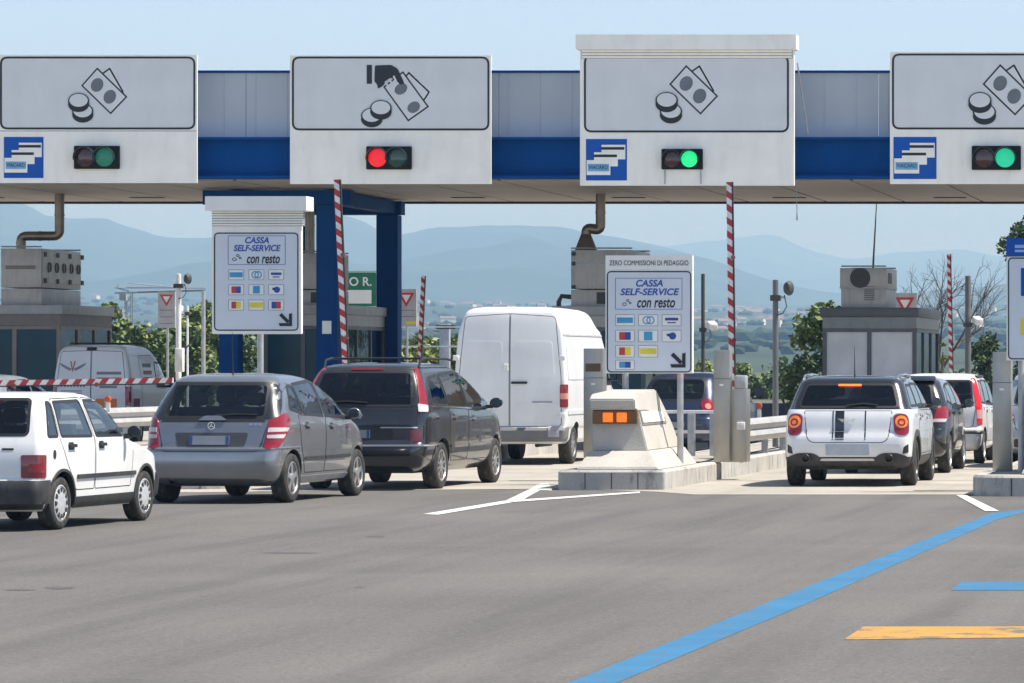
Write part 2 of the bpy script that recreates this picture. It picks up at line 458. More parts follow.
    def rim(s, style, rr, mat, parent):
        bm = bmesh.new()
        lathe(bm, [(-.16, rr * .98), (-.012, rr + .006), (-.006, rr - .012), (-.03, rr - .025), (-.14, rr * .86)], 'x', 36)
        if style == 'cap':
            lathe(bm, [(-.02, rr - .02), (-.008, rr * .82), (-.004, rr * .6), (.006, rr * .3), (.004, .0005)], 'x', 36)
            o = obj('rim', bm, mat, parent, smooth=True, ang=50)
            h = bmesh.new()
            for k in range(12):
                a = 2 * math.pi * k / 12; c = Vector((0, math.cos(a), math.sin(a))); q = Vector((0, -math.sin(a), math.cos(a)))
                f = [c * rr * .62 + q * .012, c * rr * .62 - q * .012, c * rr * .84 - q * .024, c * rr * .84 + q * .024]
                A = [h.verts.new(v + Vector((-.02, 0, 0))) for v in f]; Bv = [h.verts.new(v + Vector((.0015, 0, 0))) for v in f]
                h.faces.new(A); h.faces.new(Bv[::-1])
                for i in range(4): h.faces.new((A[i], A[(i + 1) % 4], Bv[(i + 1) % 4], Bv[i]))
            bmesh.ops.recalc_face_normals(h, faces=h.faces)
            obj('vent_slot', h, mTrim, parent)
            return o
        n = {'spoke': 5, 'multi': 10, 'steel': 8}.get(style, 5)
        wsp = {'spoke': .075, 'multi': .034, 'steel': .055}[style]
        for k in range(n):
            a = 2 * math.pi * k / n + .3; c = Vector((0, math.cos(a), math.sin(a))); q = Vector((0, -math.sin(a), math.cos(a)))
            prof = [(.03, wsp * .55, -.012), (rr * .5, wsp * .42, -.02), (rr - .015, wsp * .5, -.018)]
            sec = []
            for d, hw, xx in prof:
                sec.append([bm.verts.new(c * d + q * hw + Vector((xx, 0, 0))), bm.verts.new(c * d - q * hw + Vector((xx, 0, 0))),
                            bm.verts.new(c * d - q * hw * 1.1 + Vector((xx - .04, 0, 0))), bm.verts.new(c * d + q * hw * 1.1 + Vector((xx - .04, 0, 0)))])
            for p, w in zip(sec, sec[1:]):
                for i in range(4): bm.faces.new((p[i], p[(i + 1) % 4], w[(i + 1) % 4], w[i]))
        lathe(bm, [(-.05, .07), (-.012, .065), (-.004, .045), (-.004, .0005)], 'x', 20)
        bmesh.ops.recalc_face_normals(bm, faces=bm.faces)
        o = obj('rim', bm, mat, parent, smooth=True, ang=40)
        obj('brake_disc', LA([(-.13, .0005), (-.13, rr * .75), (-.115, rr * .75), (-.115, .0005)], 'x', 24), M('brake_iron', (.09, .085, .08), .5, .6), parent)
        return o
    def mirrors(s, y, z, w, mat=None, size=(.085, .08, .07)):
        for sg in (1, -1):
            bm = bmesh.new(); bmesh.ops.create_uvsphere(bm, u_segments=14, v_segments=9, radius=1)
            for v in bm.verts:
                v.co = Vector((v.co.x * size[0], max(v.co.y, -.35) * size[1], v.co.z * size[2]))
                v.co += Vector((sg * (w + size[0] + .05), y, z))
            o = obj('wing_mirror', bm, mat or mBlack, s.root, smooth=True, ang=45)
            obj('mirror_arm', T([(sg * (w - .06), y + .03, z - .06), (sg * (w + .09), y, z - .05)], .028, 8), mBlack, o)
            obj('mirror_glass', PR(rrect(sg * (w + size[0] + .05) - size[0] * .78, sg * (w + size[0] + .05) + size[0] * .78, z - size[2] * .75, z + size[2] * .75, .04), 'y', y - size[1] * .39, y - size[1] * .36), M('mirror_glass', (.08, .09, .10), .08, .6), o)
    def seats(s, y1, y2=None, z=.5, w=.26, x=.36, high=.0):
        def one(x0, y, wd, name):
            bm = bmesh.new()
            box(bm, x0 - wd, x0 + wd, y, y + .5, z, z + .14, bev=.05)
            prism(bm, [(y - .06, z + .1), (y + .12, z + .1), (y - .02, z + .66 + high), (y - .14, z + .66 + high)], 'x', x0 - wd, x0 + wd)
            return obj(name, bm, mInt, s.root, smooth=True, ang=30)
        for sg in (1, -1):
            t = one(sg * x, y1, w, 'seat')
            obj('headrest', B(sg * x - .13, sg * x + .13, y1 - .16, y1 - .06, z + .70 + high, z + .90 + high, bev=.04), mInt, t, smooth=True)
        if y2:
            t = one(0, y2, w + x, 'rear_bench')
            for sg in (1, -1):
                obj('headrest', B(sg * x - .12, sg * x + .12, y2 - .15, y2 - .07, z + .68 + high, z + .84 + high, bev=.04), mInt, t, smooth=True)
    def handle(s, y, z, side, parent, mat=None, w=.17, h=.035):
        v = 'right' if side > 0 else 'left'
        s.decal('handle_recess', rrect(y - w * .42, y + w * .3, z - h * 1.2, z + h * 1.1, .02), v, mBlack, off=.005, depth=.004, parent=parent)
        return s.decal('door_handle', rrect(y - w / 2, y + w / 2, z - h / 2, z + h / 2, .016), v, mat or s.paint, off=.03, depth=.028, parent=parent)
    def plate(s, x, z, y=None, w=.52, h=.11):
        p = s.decal('number_plate', rrect(x - w / 2, x + w / 2, z - h / 2, z + h / 2, .008, 2), 'rear', mPlate, off=.014, depth=.012)
        for sg in (-1, 1):
            a = x + sg * (w / 2 - .022)
            s.decal('plate_band', rrect(a - .02, a + .02, z - h / 2 + .003, z + h / 2 - .003, .004, 2), 'rear', mPlateBlue, off=.016, depth=.003, parent=p)
        return p
    def wiper(s, pts):
        fr = s.frame('rear'); return obj('wiper', T([s.hit(fr, x, z, .022) for x, z in pts], .011, 6), mBlack, s.root)
    def aerial(s, y, l=.5, lean=.25, x=0):
        z = s.H - .02
        p = s.hit(s.frame('top'), x, y, -.005)
        obj('aerial', T([p, p + Vector((0, .0, .03)), p + Vector((0, -l * lean, l))], [.014, .008, .003], 6), mBlack, s.root)
    def exhaust(s, x, y, z, r=.035):
        return obj('exhaust_pipe', LA([(y + .05, .001), (y + .05, r * .8), (y - .03, r * .82), (y - .035, r * .9), (y - .03, r), (y + .25, r)], 'y', 18, (x, 0, z), cap=False), M('exhaust_metal', (.11, .105, .10), .35, .8), s.root, smooth=True)
    def floor(s, y0, y1, z=.26, w=None):
        w = w or s.W - .12
        return obj('underbody', B(-w + .14, w - .14, y0, y1, z - .06, z + .12), mBlack, s.root)
def both(f):
    for sg, v in ((1, 'right'), (-1, 'left')): f(sg, v)
# ------------------------------------------------------------------ ground, hills, haze
def surf(name, col, dark, rough=.9, scale=.3, grain=90, bump=.3, fine=.18, extra=None):
    m = bpy.data.materials.new(name); m.use_nodes = True; n = m.node_tree; P = n.nodes['Principled BSDF']; lk = n.links.new
    P.inputs['Roughness'].default_value = rough; P.inputs['Specular IOR Level'].default_value = .3
    tc = n.nodes.new('ShaderNodeTexCoord')
    def noise(sc, det=5, rg=.55, st=(1, 1, 1)):
        mp = n.nodes.new('ShaderNodeMapping'); mp.inputs['Scale'].default_value = st
        z = n.nodes.new('ShaderNodeTexNoise'); z.inputs['Scale'].default_value = sc; z.inputs['Detail'].default_value = det; z.inputs['Roughness'].default_value = rg
        lk(tc.outputs['Object'], mp.inputs[0]); lk(mp.outputs[0], z.inputs['Vector']); return z.outputs['Fac']
    def rng(v, a, b, c, d):
        r = n.nodes.new('ShaderNodeMapRange'); r.inputs[1].default_value = a; r.inputs[2].default_value = b; r.inputs[3].default_value = c; r.inputs[4].default_value = d
        lk(v, r.inputs[0]); return r.outputs[0]
    def mixc(f, a, b, mode='MIX'):
        x = n.nodes.new('ShaderNodeMix'); x.data_type = 'RGBA'; x.blend_type = mode
        for s, v in ((0, f), (6, a), (7, b)):
            if hasattr(v, 'is_linked'): lk(v, x.inputs[s])
            elif isinstance(v, (int, float)): x.inputs[s].default_value = v
            else: x.inputs[s].default_value = (*v, 1)
        return x.outputs[2]
    c = mixc(rng(noise(scale), .35, .65, 0, 1), dark, col)
    c = mixc(1.0, c, rng(noise(grain, 3, .7), .25, .75, 1 - fine, 1 + fine), 'MULTIPLY')
    if extra: c = extra(n, c, noise, rng, mixc)
    lk(c, P.inputs['Base Color'])
    b = n.nodes.new('ShaderNodeBump'); b.inputs['Strength'].default_value = bump; b.inputs['Distance'].default_value = .01
    lk(noise(grain * .8, 3, .6), b.inputs['Height']); lk(b.outputs[0], P.inputs['Normal'])
    return m
def asphalt_x(n, c, noise, rng, mixc):
    c = mixc(rng(noise(1.6, 4, .6, (1, .05, 1)), .45, .68, 0, .7), c, (.088, .085, .08)); c = mixc(1.0, c, rng(noise(14, 4, .7), .3, .7, .84, 1.16), 'MULTIPLY'); c = mixc(1.0, c, rng(noise(.12, 3, .5), .3, .7, .93, 1.07), 'MULTIPLY')      # worn lanes along the driving direction
    c = mixc(rng(noise(.35, 6, .6, (.25, 1.2, 1)), .55, .72, 0, .3), c, (.165, .16, .152))
    c = mixc(rng(noise(22, 2, .5), .66, .72, 0, .6), c, (.24, .23, .21)); c = mixc(rng(noise(19, 2, .5), .66, .72, 0, .5), c, (.055, .053, .05))                       # stone chips
    return mixc(rng(noise(.9, 7, .75), .62, .70, 0, .4), c, (.055, .053, .05))                 # oil spots
def concrete_x(n, c, noise, rng, mixc):
    c = mixc(rng(noise(1.2, 5, .6, (1.4, .1, 1)), .55, .75, 0, .4), c, (.22, .20, .175))
    return mixc(rng(noise(1.5, 7, .7), .56, .70, 0, .6), c, (.15, .135, .115))
mAsph = surf('old_asphalt', (.134, .128, .119), (.112, .107, .10), .88, .25, 38, .6, .34, asphalt_x)
mConc = surf('pale_concrete', (.39, .36, .31), (.31, .29, .255), .9, .5, 60, .3, .12, concrete_x)
mKerb = surf('kerb_concrete', (.47, .455, .42), (.36, .35, .33), .9, 1.2, 40, .4, .15, lambda n, c, noise, rng, mixc: mixc(rng(noise(3, 7, .75, (1, 1, .3)), .52, .64, 0, .75), c, (.15, .145, .145)))
mCast = surf('cast_concrete', (.50, .475, .43), (.43, .41, .37), .9, 1.5, 50, .35, .10, lambda n, c, noise, rng, mixc: mixc(rng(noise(2.5, 8, .75, (1, 1, .35)), .58, .72, 0, .45), c, (.22, .20, .175)))
def worn(name, col, edge=.56, sc=5, amt=.8):
    def ex(n, c, noise, rng, mixc): return mixc(rng(noise(sc, 8, .8), edge, edge + .07, 0, amt), c, (.115, .112, .106))
    return surf(name, col, tuple(v * .85 for v in col), .8, 1.5, 60, .3, .10, ex)
mPaintW = worn('road_paint_white', (.62, .61, .58)); mPaintB = worn('road_paint_blue', (.036, .163, .31), .535); mPaintY = worn('road_paint_yellow', (.46, .255, .06), .50, 1.4, .85)
mField = surf('dry_grass', (.10, .115, .045), (.055, .075, .03), 1, .02, 4, .2, .25)
mHill = surf('hill_ground', (.052, .070, .036), (.024, .040, .022), 1, .0035, .03, 0, .25, lambda n, c, noise, rng, mixc: mixc(rng(noise(.006, 6, .7), .5, .62, 0, .75), mixc(rng(noise(.0011, 6, .65), .52, .66, 0, .7), c, (.085, .085, .055)), (.015, .028, .014)))

def sheet(name, x0, x1, y0, y1, z, m, nx=1, ny=1):
    bm = bmesh.new(); g = [[bm.verts.new((x0 + (x1 - x0) * i / nx, y0 + (y1 - y0) * j / ny, z)) for i in range(nx + 1)] for j in range(ny + 1)]
    for j in range(ny):
        for i in range(nx): bm.faces.new((g[j][i], g[j][i + 1], g[j + 1][i + 1], g[j + 1][i]))
    return tag(obj(name, bm, m), kind='structure')
sheet('ground', -11000, 6500, -300, 19800, -.06, mField)
sheet('road', -90, 60, -60, 190, 0, mAsph)
bm = bmesh.new()
bm.faces.new([bm.verts.new((x, y, .004)) for x, y in ((-60, 53.2), (-15, 53.3), (-13, 54.2), (-10.4, 54.9), (-8.9, 53.6), (-8.2, 52.4), (40, 52.3), (40, 104), (-60, 104))])
tag(obj('concrete_apron', bm, mConc), kind='structure')
for k, y in enumerate((58.6, 65.0, 71.2, 77.4)):
    bm = bmesh.new(); vs = [(-60, y, .008), (40, y, .008), (40, y + .05, .008), (-60, y + .05, .008)]; bm.faces.new([bm.verts.new(v) for v in vs])
    tag(obj('pavement_joint', bm, mTrim), kind='structure')
from mathutils import noise as mn
def fbm(x, y, o=5):
    return mn.fractal(Vector((x, y, 3.1)), 1.0, 2.1, o)
def hillz(x, y):
    if y < 900: return -.3
    t = min(1, (y - 900) / 4100); return -.3 + 72 * t ** 1.15 * (1 + .35 * fbm(x / 900, y / 900)) 
def terrain():
    bm = bmesh.new(); rows = []
    for j in range(46):
        y = 850 + 4300 * (j / 45) ** 1.3; rows.append([bm.verts.new((x * y, y, hillz(x * y, y))) for x in [-.62 + .94 * i / 90 for i in range(91)]])
    for a, b in zip(rows, rows[1:]):
        for i in range(90): bm.faces.new((a[i], a[i + 1], b[i + 1], b[i]))
    return tag(obj('foothills', bm, mHill, smooth=True, ang=180), kind='structure')
terrain()
def ridge(name, D, sil, z0, rough):
    f = pchip([p[0] for p in sil], [p[1] for p in sil]); bm = bmesh.new(); rows = []; N = 220; Mr = 40
    a, b = sil[0][0], sil[-1][0]
    for j in range(Mr + 6):
        t = j / Mr; row = []
        for i in range(N + 1):
            px = a + (b - a) * i / N; ch = (PPY - f(px)) * D / FPX + CAMH
            y = D * (.55 + .45 * t); x = (px - PPX) * D / FPX * (.6 + .4 * min(t, 1)) + (0 if t <= 1 else 0)
            if t <= 1:
                w = math.sin(math.pi * t) ; z = z0 + (ch - z0) * t ** 1.25 + rough * w * (mn.ridged_multi_fractal(Vector((x / 1400, y / 1900, 1.7)), 1, 2.2, 5, 1, 2) - 1.0) * .35
                if t > .85: z += 6 * fbm(x / 150, y / 300) * (t - .85) / .15
            else: z = ch * (1 - (t - 1) * 4)
            row.append(bm.verts.new((x, y, z)))
        rows.append(row)
    for p, q in zip(rows, rows[1:]):
        for i in range(N): bm.faces.new((p[i], p[i + 1], q[i + 1], q[i]))
    return tag(obj(name, bm, mHill, smooth=True, ang=180), kind='structure')
ridge('hills', 9000, [(-900, 240), (-600, 215), (-300, 192), (-120, 188), (0, 199), (22, 203), (50, 217), (75, 219), (100, 217), (118, 222.5), (145, 233), (165, 239), (200, 237.5), (250, 231), (300, 221), (340, 214), (360, 219), (378, 229), (400, 235), (436, 228.6),
      (485, 225.6), (552, 227.4), (601, 235), (643, 243), (692, 255), (741, 270), (777, 284), (830, 295), (890, 300), (960, 294), (1024, 282), (1150, 262), (1300, 255), (1500, 262), (1800, 280)], 66, 190)
ridge('mountains', 17500, [(-900, 262), (-300, 250), (200, 262), (400, 262), (500, 256), (600, 251), (668, 246), (717, 240), (747, 236.5), (771, 235), (796, 243.8), (826, 254.8), (851, 259), (900, 253), (960, 250), (1000, 256), (1100, 262), (1300, 250), (1500, 256), (1800, 270)], 60, 260)
def haze():
    bm = B(-11200, 6700, -320, 19900, -1.2, 720); m = bpy.data.materials.new('haze'); m.use_nodes = True; n = m.node_tree
    n.nodes.remove(n.nodes['Principled BSDF']); v = n.nodes.new('ShaderNodeVolumePrincipled')
    v.inputs['Color'].default_value = (.36, .64, 1.0, 1); v.inputs['Absorption Color'].default_value = (.4, .4, .4, 1); v.inputs['Density'].default_value = HAZE; v.inputs['Anisotropy'].default_value = .1
    n.links.new(v.outputs[0], n.nodes['Material Output'].inputs['Volume'])
    return tag(obj('haze', bm, m), kind='stuff')
HAZE = 2.1e-4
haze()
def town():
    bm = bmesh.new(); rd = random.Random(4)
    for k in range(190):
        c = rd.random(); y = 2000 + 3000 * rd.random() ** .7; px = rd.gauss(740, 170) if rd.random() < .6 else rd.uniform(-80, 1100)
        x = (px - PPX) * y / FPX; z = hillz(x, y) - 1; w = rd.uniform(3, 7); d = rd.uniform(3, 5); h = rd.uniform(2.5, 6); a = rd.uniform(-.5, .5)
        M4 = Matrix.Translation((x, y, z)) @ Matrix.Rotation(a, 4, 'Z'); n0 = len(bm.verts)
        pl = [(-w, 0), (w, 0), (w, h), (-w, h)]
        box(bm, -w, w, -d, d, 0, h, rd.choice((0, 0, 1)))
        prism(bm, [(-d * 1.1, h), (d * 1.1, h), (0, h + d * .45)], 'x', -w * 1.05, w * 1.05, 2)
        bm.verts.ensure_lookup_table()
        for v in bm.verts[n0:]: v.co = M4 @ v.co
    o = obj('distant_town', bm, [M('stucco_cream', (.65, .58, .5), .9), M('stucco_white', (.70, .69, .66), .9), M('terracotta_roof', (.19, .135, .11), .9)])
    return tag(o, kind='stuff')
town()
def woods():
    bm = bmesh.new(); rd = random.Random(9)
    for k in range(1100):
        y = 1300 + 3600 * rd.random(); px = rd.uniform(-150, 1200); x = (px - PPX) * y / FPX; z = hillz(x, min(y, 5000))
        r = rd.uniform(1.6, 4); n0 = len(bm.verts); bmesh.ops.create_icosphere(bm, subdivisions=1, radius=1); bm.verts.ensure_lookup_table(); sx = rd.uniform(1, 2.6)
        for v in bm.verts[n0:]: v.co = Vector((x + v.co.x * r * sx * rd.uniform(.8, 1.2), y + v.co.y * r, z + r * .5 + v.co.z * r * rd.uniform(.7, 1.1)))
    tag(obj('distant_woods', bm, M('woods_green', (.022, .040, .016), .95, var=.4, scale=.02)), kind='stuff')
woods()

# ------------------------------------------------------------------ foliage
mLeafA = M('leaf_green', (.095, .145, .032), .6, var=.3, scale=1.5); mLeafB = M('leaf_dark', (.042, .074, .022), .65, var=.3, scale=1.5)
mLeafC = M('leaf_yellow_green', (.17, .20, .04), .6, var=.3, scale=1.5); mBark = M('bark', (.10, .08, .06), .9, var=.3, scale=6, bump=.4)
mBare = M('bare_bark', (.085, .072, .062), .9, var=.25, scale=6)
for m_ in (mLeafA, mLeafB, mLeafC):
    m_.node_tree.nodes['Principled BSDF'].inputs['Transmission Weight'].default_value = 0
def leaves(clumps, per, size, mats, seed, parent, name='crown'):
    rd = random.Random(seed); vs = []; fs = []; mi = []
    for (c, r) in clumps:
        q = rd.choices(range(len(mats)), [3, 2, 1][:len(mats)])[0]
        for k in range(int(per * r ** 1.5)):
            d = Vector((rd.gauss(0, 1), rd.gauss(0, 1), rd.gauss(0, 1))).normalized() * r * (rd.random() ** .45)
            p = c + Vector((d.x, d.y, d.z * .8)); s = size * rd.uniform(.6, 1.3)
            a = Vector((rd.gauss(0, 1), rd.gauss(0, 1), rd.gauss(0, .7))).normalized(); b = a.orthogonal().normalized(); b = (b * math.cos(k) + a.cross(b) * math.sin(k))
            i = len(vs); vs += [p - a * s * .6, p + b * s * .38, p + a * s * .7, p - b * s * .38]; fs.append((i, i + 1, i + 2, i + 3)); mi.append(q if rd.random() < .8 else rd.randrange(len(mats)))
    me = bpy.data.meshes.new(name); me.from_pydata([tuple(v) for v in vs], [], fs)
    for m in mats: me.materials.append(m)
    me.polygons.foreach_set('material_index', mi); me.update()
    o = bpy.data.objects.new(name, me); COL.objects.link(o); o.parent = parent; return o
def tree(name, label, base, h, w, seed, mats, per=260, size=.16, low=.25, nc=26, cat='tree', group=None):
    rd = random.Random(seed); t = thing(name, label, cat, base, 0, group); cl = []
    for k in range(nc):
        u = rd.random(); a = rd.uniform(0, 6.283); z = h * (low + (.93 - low) * u); prof = math.sin(math.pi * min(1, .18 + .82 * u)) ** .6
        rr = w * prof * rd.random() ** .5 * .8; cl.append((Vector((math.cos(a) * rr, math.sin(a) * rr, z)), w * rd.uniform(.22, .42)))
    bm = bmesh.new(); tube(bm, [(0, 0, -.1), (.05 * w, 0, h * .3), (-.04 * w, .05, h * .55), (0, 0, h * .85)], [h * .035, h * .026, h * .018, h * .006], 8)
    for c, r in cl[::2]:
        s = Vector((0, 0, max(.1, c.z * .55))); tube(bm, [s, s.lerp(c, .5) + Vector((0, 0, .1)), c], [h * .014, h * .009, h * .003], 5)
    obj('trunk', bm, mBark, t, smooth=True, ang=60); leaves(cl, per, size, mats, seed, t)
    return t
def ground_at(px, Y, z=0): return (X(px, Y), Y, z)
GT = 'trees and bushes behind the toll plaza'
tree('bushy_tree', 'bright green bushy tree standing left of the right hand toll booth', ground_at(824, 112), 3.3, 1.5, 11, [mLeafA, mLeafB, mLeafC], 420, .16, .08, 34, group=GT)
tree('stone_pine', 'rounded pale green tree top above the left toll booth roof', ground_at(108, 165), 4.2, 1.7, 12, [mLeafC, mLeafA], 300, .24, .35, 22, group=GT)
for i, (px, Y, h, w, lab) in enumerate(((148, 150, 3.4, 1.3, 'loose green tree between the small delivery van and the give way sign'), (178, 152, 3.7, 1.5, 'dark green tree behind the thin camera poles on the left'), (206, 156, 4.1, 1.7, 'green tree just left of the shuttered payment sign'),
        (232, 158, 3.8, 1.6, 'green tree half hidden behind the shuttered payment sign'), (414, 150, 3.1, 1.2, 'yellow green bush right of the dark blue rear column'), (438, 158, 2.9, 1.4, 'yellow green bush behind the short raised barrier arm'), (462, 150, 2.8, 1.2, 'yellow green bush touching the left edge of the tall white van'))):
    tree('broadleaf_tree' if i < 4 else 'bush', lab, ground_at(px, Y), h, w, 20 + i, [mLeafA, mLeafB, mLeafC] if i < 4 else [mLeafC, mLeafA], 300, .2, .1, 26, cat='tree' if i < 4 else 'bush', group=GT)
tree('tall_tree', 'tall dark tree rising behind the blue topped sign at the right edge', ground_at(1050, 130), 7.4, 1.55, 41, [mLeafA, mLeafB], 420, .17, .52, 34, group=GT)
tree('bush', 'dark round bush behind the white city car at the right', ground_at(990, 132), 2.7, 1.15, 42, [mLeafB, mLeafA], 420, .15, .05, 24, cat='bush', group=GT)
tree('bush', 'dark bush behind the far right payment sign', ground_at(1022, 128), 2.6, 1.1, 43, [mLeafB, mLeafA], 380, .15, .05, 24, cat='bush', group=GT)
tree('slender_cypress', 'slender yellow green cypress beside the right hand toll booth', ground_at(943, 104), 2.4, .22, 44, [mLeafA, mLeafC], 2600, .09, .05, 16, group=GT)
for i, px in enumerate((705, 722, 742)):
    tree('bush', ('low green bush under the slim camera pole', 'low green bush left of the raised barrier arm', 'low green bush right of the raised barrier arm')[i], ground_at(px, 190 + 9 * i), 1.75, 1.3, 60 + i, [mLeafA, mLeafC], 240, .2, .05, 16, cat='bush', group=GT)
for i, (px, Y) in enumerate(((752, 205), (790, 215), (838, 208), (660, 212), (612, 206), (1050, 210), (975, 215))):
    tree('hedge_shrub', ['shrub of the far hedge just right of the raised barrier arm', 'shrub of the far hedge left of the bushy tree', 'shrub of the far hedge behind the bushy tree', 'shrub of the far hedge behind the central payment sign', 'shrub of the far hedge behind the tall white van', 'shrub of the far hedge beyond the right edge sign', 'shrub of the far hedge behind the dark round bush'][i], ground_at(px, Y, -.06), 1.4, 2.2, 80 + i, [mLeafB, mLeafA], 90, .25, .05, 14, cat='shrub', group='far hedge')
def bare_tree():
    t = thing('bare_tree', 'leafless pale tree with fine branching twigs, right of the booth', 'tree', ground_at(932, 120)); rd = random.Random(5); bm = bmesh.new()
    def grow(p, d, l, r, k):
        q = p + d * l * .5 + Vector((rd.uniform(-1, 1), rd.uniform(-1, 1), rd.uniform(-.3, .5))) * l * .06; e = q + (d + Vector((rd.uniform(-1, 1), rd.uniform(-1, 1), .25)) * .16).normalized() * l * .5
        tube(bm, [p, q, e], [r, r * .85, r * .68], 5 if r > .012 else 3, cap=False)
        if k == 0: return
        for _ in range(rd.choice((2, 3, 3)) if k > 1 else 2):
            dd = (d + Vector((rd.gauss(0, .55), rd.gauss(0, .55), rd.gauss(.12, .3)))).normalized(); grow(e if rd.random() < .7 else q, dd, l * rd.uniform(.6, .85), r * .62, k - 1)
    for d in ((-.25, 0, 1), (.15, .1, 1), (.45, 0, .9), (-.55, .1, .85)):
        grow(Vector((0, 0, .9)), Vector(d).normalized(), 1.4, .055, 5)
    tube(bm, [(0, 0, -.1), (.02, 0, .5), (0, 0, .95)], [.10, .085, .07], 8)
    obj('trunk', bm, mBare, t)
bare_tree()

# ------------------------------------------------------------------ world-coordinate building helpers
def wob(name, bm, mats, root, smooth=False, ang=35):
    bmesh.ops.translate(bm, verts=bm.verts, vec=-Vector(root_world(root))); return obj(name, bm, mats, root, smooth, ang)
def root_world(o):
    v = Vector(o.location)
    while o.parent: o = o.parent; v += o.location
    return v

# ------------------------------------------------------------------ toll canopy
mCorr = M('canopy_cladding', (.44, .475, .50), .5, .1, var=.07, scale=.6, dirt=.25, dirtcol=(.55, .56, .57))
mCBlue = M('canopy_blue', (.0005, .062, .25), .7, spec=.08, var=.12, scale=1.2, dirt=.25, dirtcol=(.01, .09, .25))
mColBlue = M('column_blue', (.0008, .05, .19), .65, spec=.12, var=.1, scale=1.2)
mSoff = M('soffit_panel', (.41, .365, .315), .6, .1, var=.1, scale=.5, dirt=.2, dirtcol=(.2, .17, .14))
mDk = M('dark_joint', (.03, .028, .026), .8)
YF = 79.0
zs_, zb0, zb1, zt = Zz(180, YF + .5), Zz(178, YF + .3), Zz(137, YF + .3), Zz(73, YF + .7)
XL, XR = -34.0, 9.0; YB = 90.0
can = thing('toll_canopy', 'long blue and grey canopy on blue columns over the toll lanes', 'canopy', (-21.8, 84, 0))
bm = bmesh.new(); x = XL
while x < XR - .01:
    x1 = min(x + 2.52, XR); box(bm, x + .006, x1 - .006, YF + .7, YF + .76, zb1 + .01, zt); k = x + .18
    while k < x1 - .05: box(bm, k, k + .02, YF + .69, YF + .702, zb1 + .02, zt - .01); k += .63
    x = x1
wob('cladding', bm, mCorr, can)
bm = B(XL, XR, YF + .66, YF + 1.0, zt + .002, zt + .05); wob('top_trim', bm, mCBlue, can)
bm = bmesh.new(); box(bm, XL, XR, YF + .5, YF + .56, zb0 + .05, zb1 - .05); box(bm, XL, XR, YF + .3, YF + .9, zb1 - .048, zb1); box(bm, XL, XR, YF + .3, YF + .9, zb0, zb0 + .048)
wob('fascia_beam', bm, mCBlue, can)
bm = bmesh.new(); x = XL
while x < XR:                                            # soffit boards running front to back
    box(bm, x + .03, x + 1.73, YF + .9, YB, zs_ - .0, zs_ + .05); x += 1.76
wob('soffit', bm, mSoff, can)
bm = B(XL, XR, YF + .92, YB - .02, zs_ + .06, zs_ + .9); wob('roof_deck', bm, mDk, can)
bm = B(XL, XR, YB + .002, YB + .12, zs_ - .05, zs_ + .9); wob('rear_trim', bm, M('rear_trim_dark', (.05, .05, .055), .6), can)
bm = bmesh.new(); x = XL + .5
for k in range(26):
    box(bm, x + k * 1.76, x + k * 1.76 + .72, YF + 8.6, YF + 8.85, zs_ - .012, zs_ - .002)
slot_mat = M('vent_slot_dark', (.04, .035, .03), .7)
for k in range(0, 26, 2):
    wob('ceiling_vent', B(x + k * 1.76 + .4, x + k * 1.76 + 1.1, YF + 8.5, YF + 8.85, zs_ - .014, zs_ - .002), slot_mat, can)
bm.free()
for (px, Y, w, pz) in ((231, 83.6, .40, 1), (329, 83.6, .44, 1), (389, 89.2, .48, 0), (297, 89.2, .48, 0)):
    xc = X(px, Y); col = wob('column', B(xc - w / 2, xc + w / 2, Y - .2, Y + .2, 0, zs_ - .34, bev=.015), mColBlue, can)
    bm = B(xc - w / 2 - .1, xc + w / 2 + .1, Y - .3, Y + .3, 0, .32, bev=.02); wob('column_base', bm, mKerb, col)
    if pz: wob('paper_notice', B(xc - .09, xc + .10, Y - .212, Y - .204, 2.35, 2.62), mWhiteP, col)
wob('cross_beam', B(X(205, 83.6), X(352, 83.6), 83.42, 83.78, zs_ - .33, zs_ - .03), mColBlue, can)
wob('cross_beam', B(X(297, 89.2) - .3, X(403, 89.2), 89.0, 89.4, zs_ - .33, zs_ - .03), mColBlue, can)
for px in (231, 329):
    wob('side_beam', B(X(px, 83.6) - .14, X(px, 83.6) + .14, 83.79, 88.99, zs_ - .30, zs_ - .03), mColBlue, can)
wob('down_cable', T([(X(793, YF), YF + .5, zs_), (X(794, YF), YF + .45, zs_ - .65), (X(794, YF), YF + .45, zs_ - .8)], [.008, .008, .018], 6), mGalv, can)

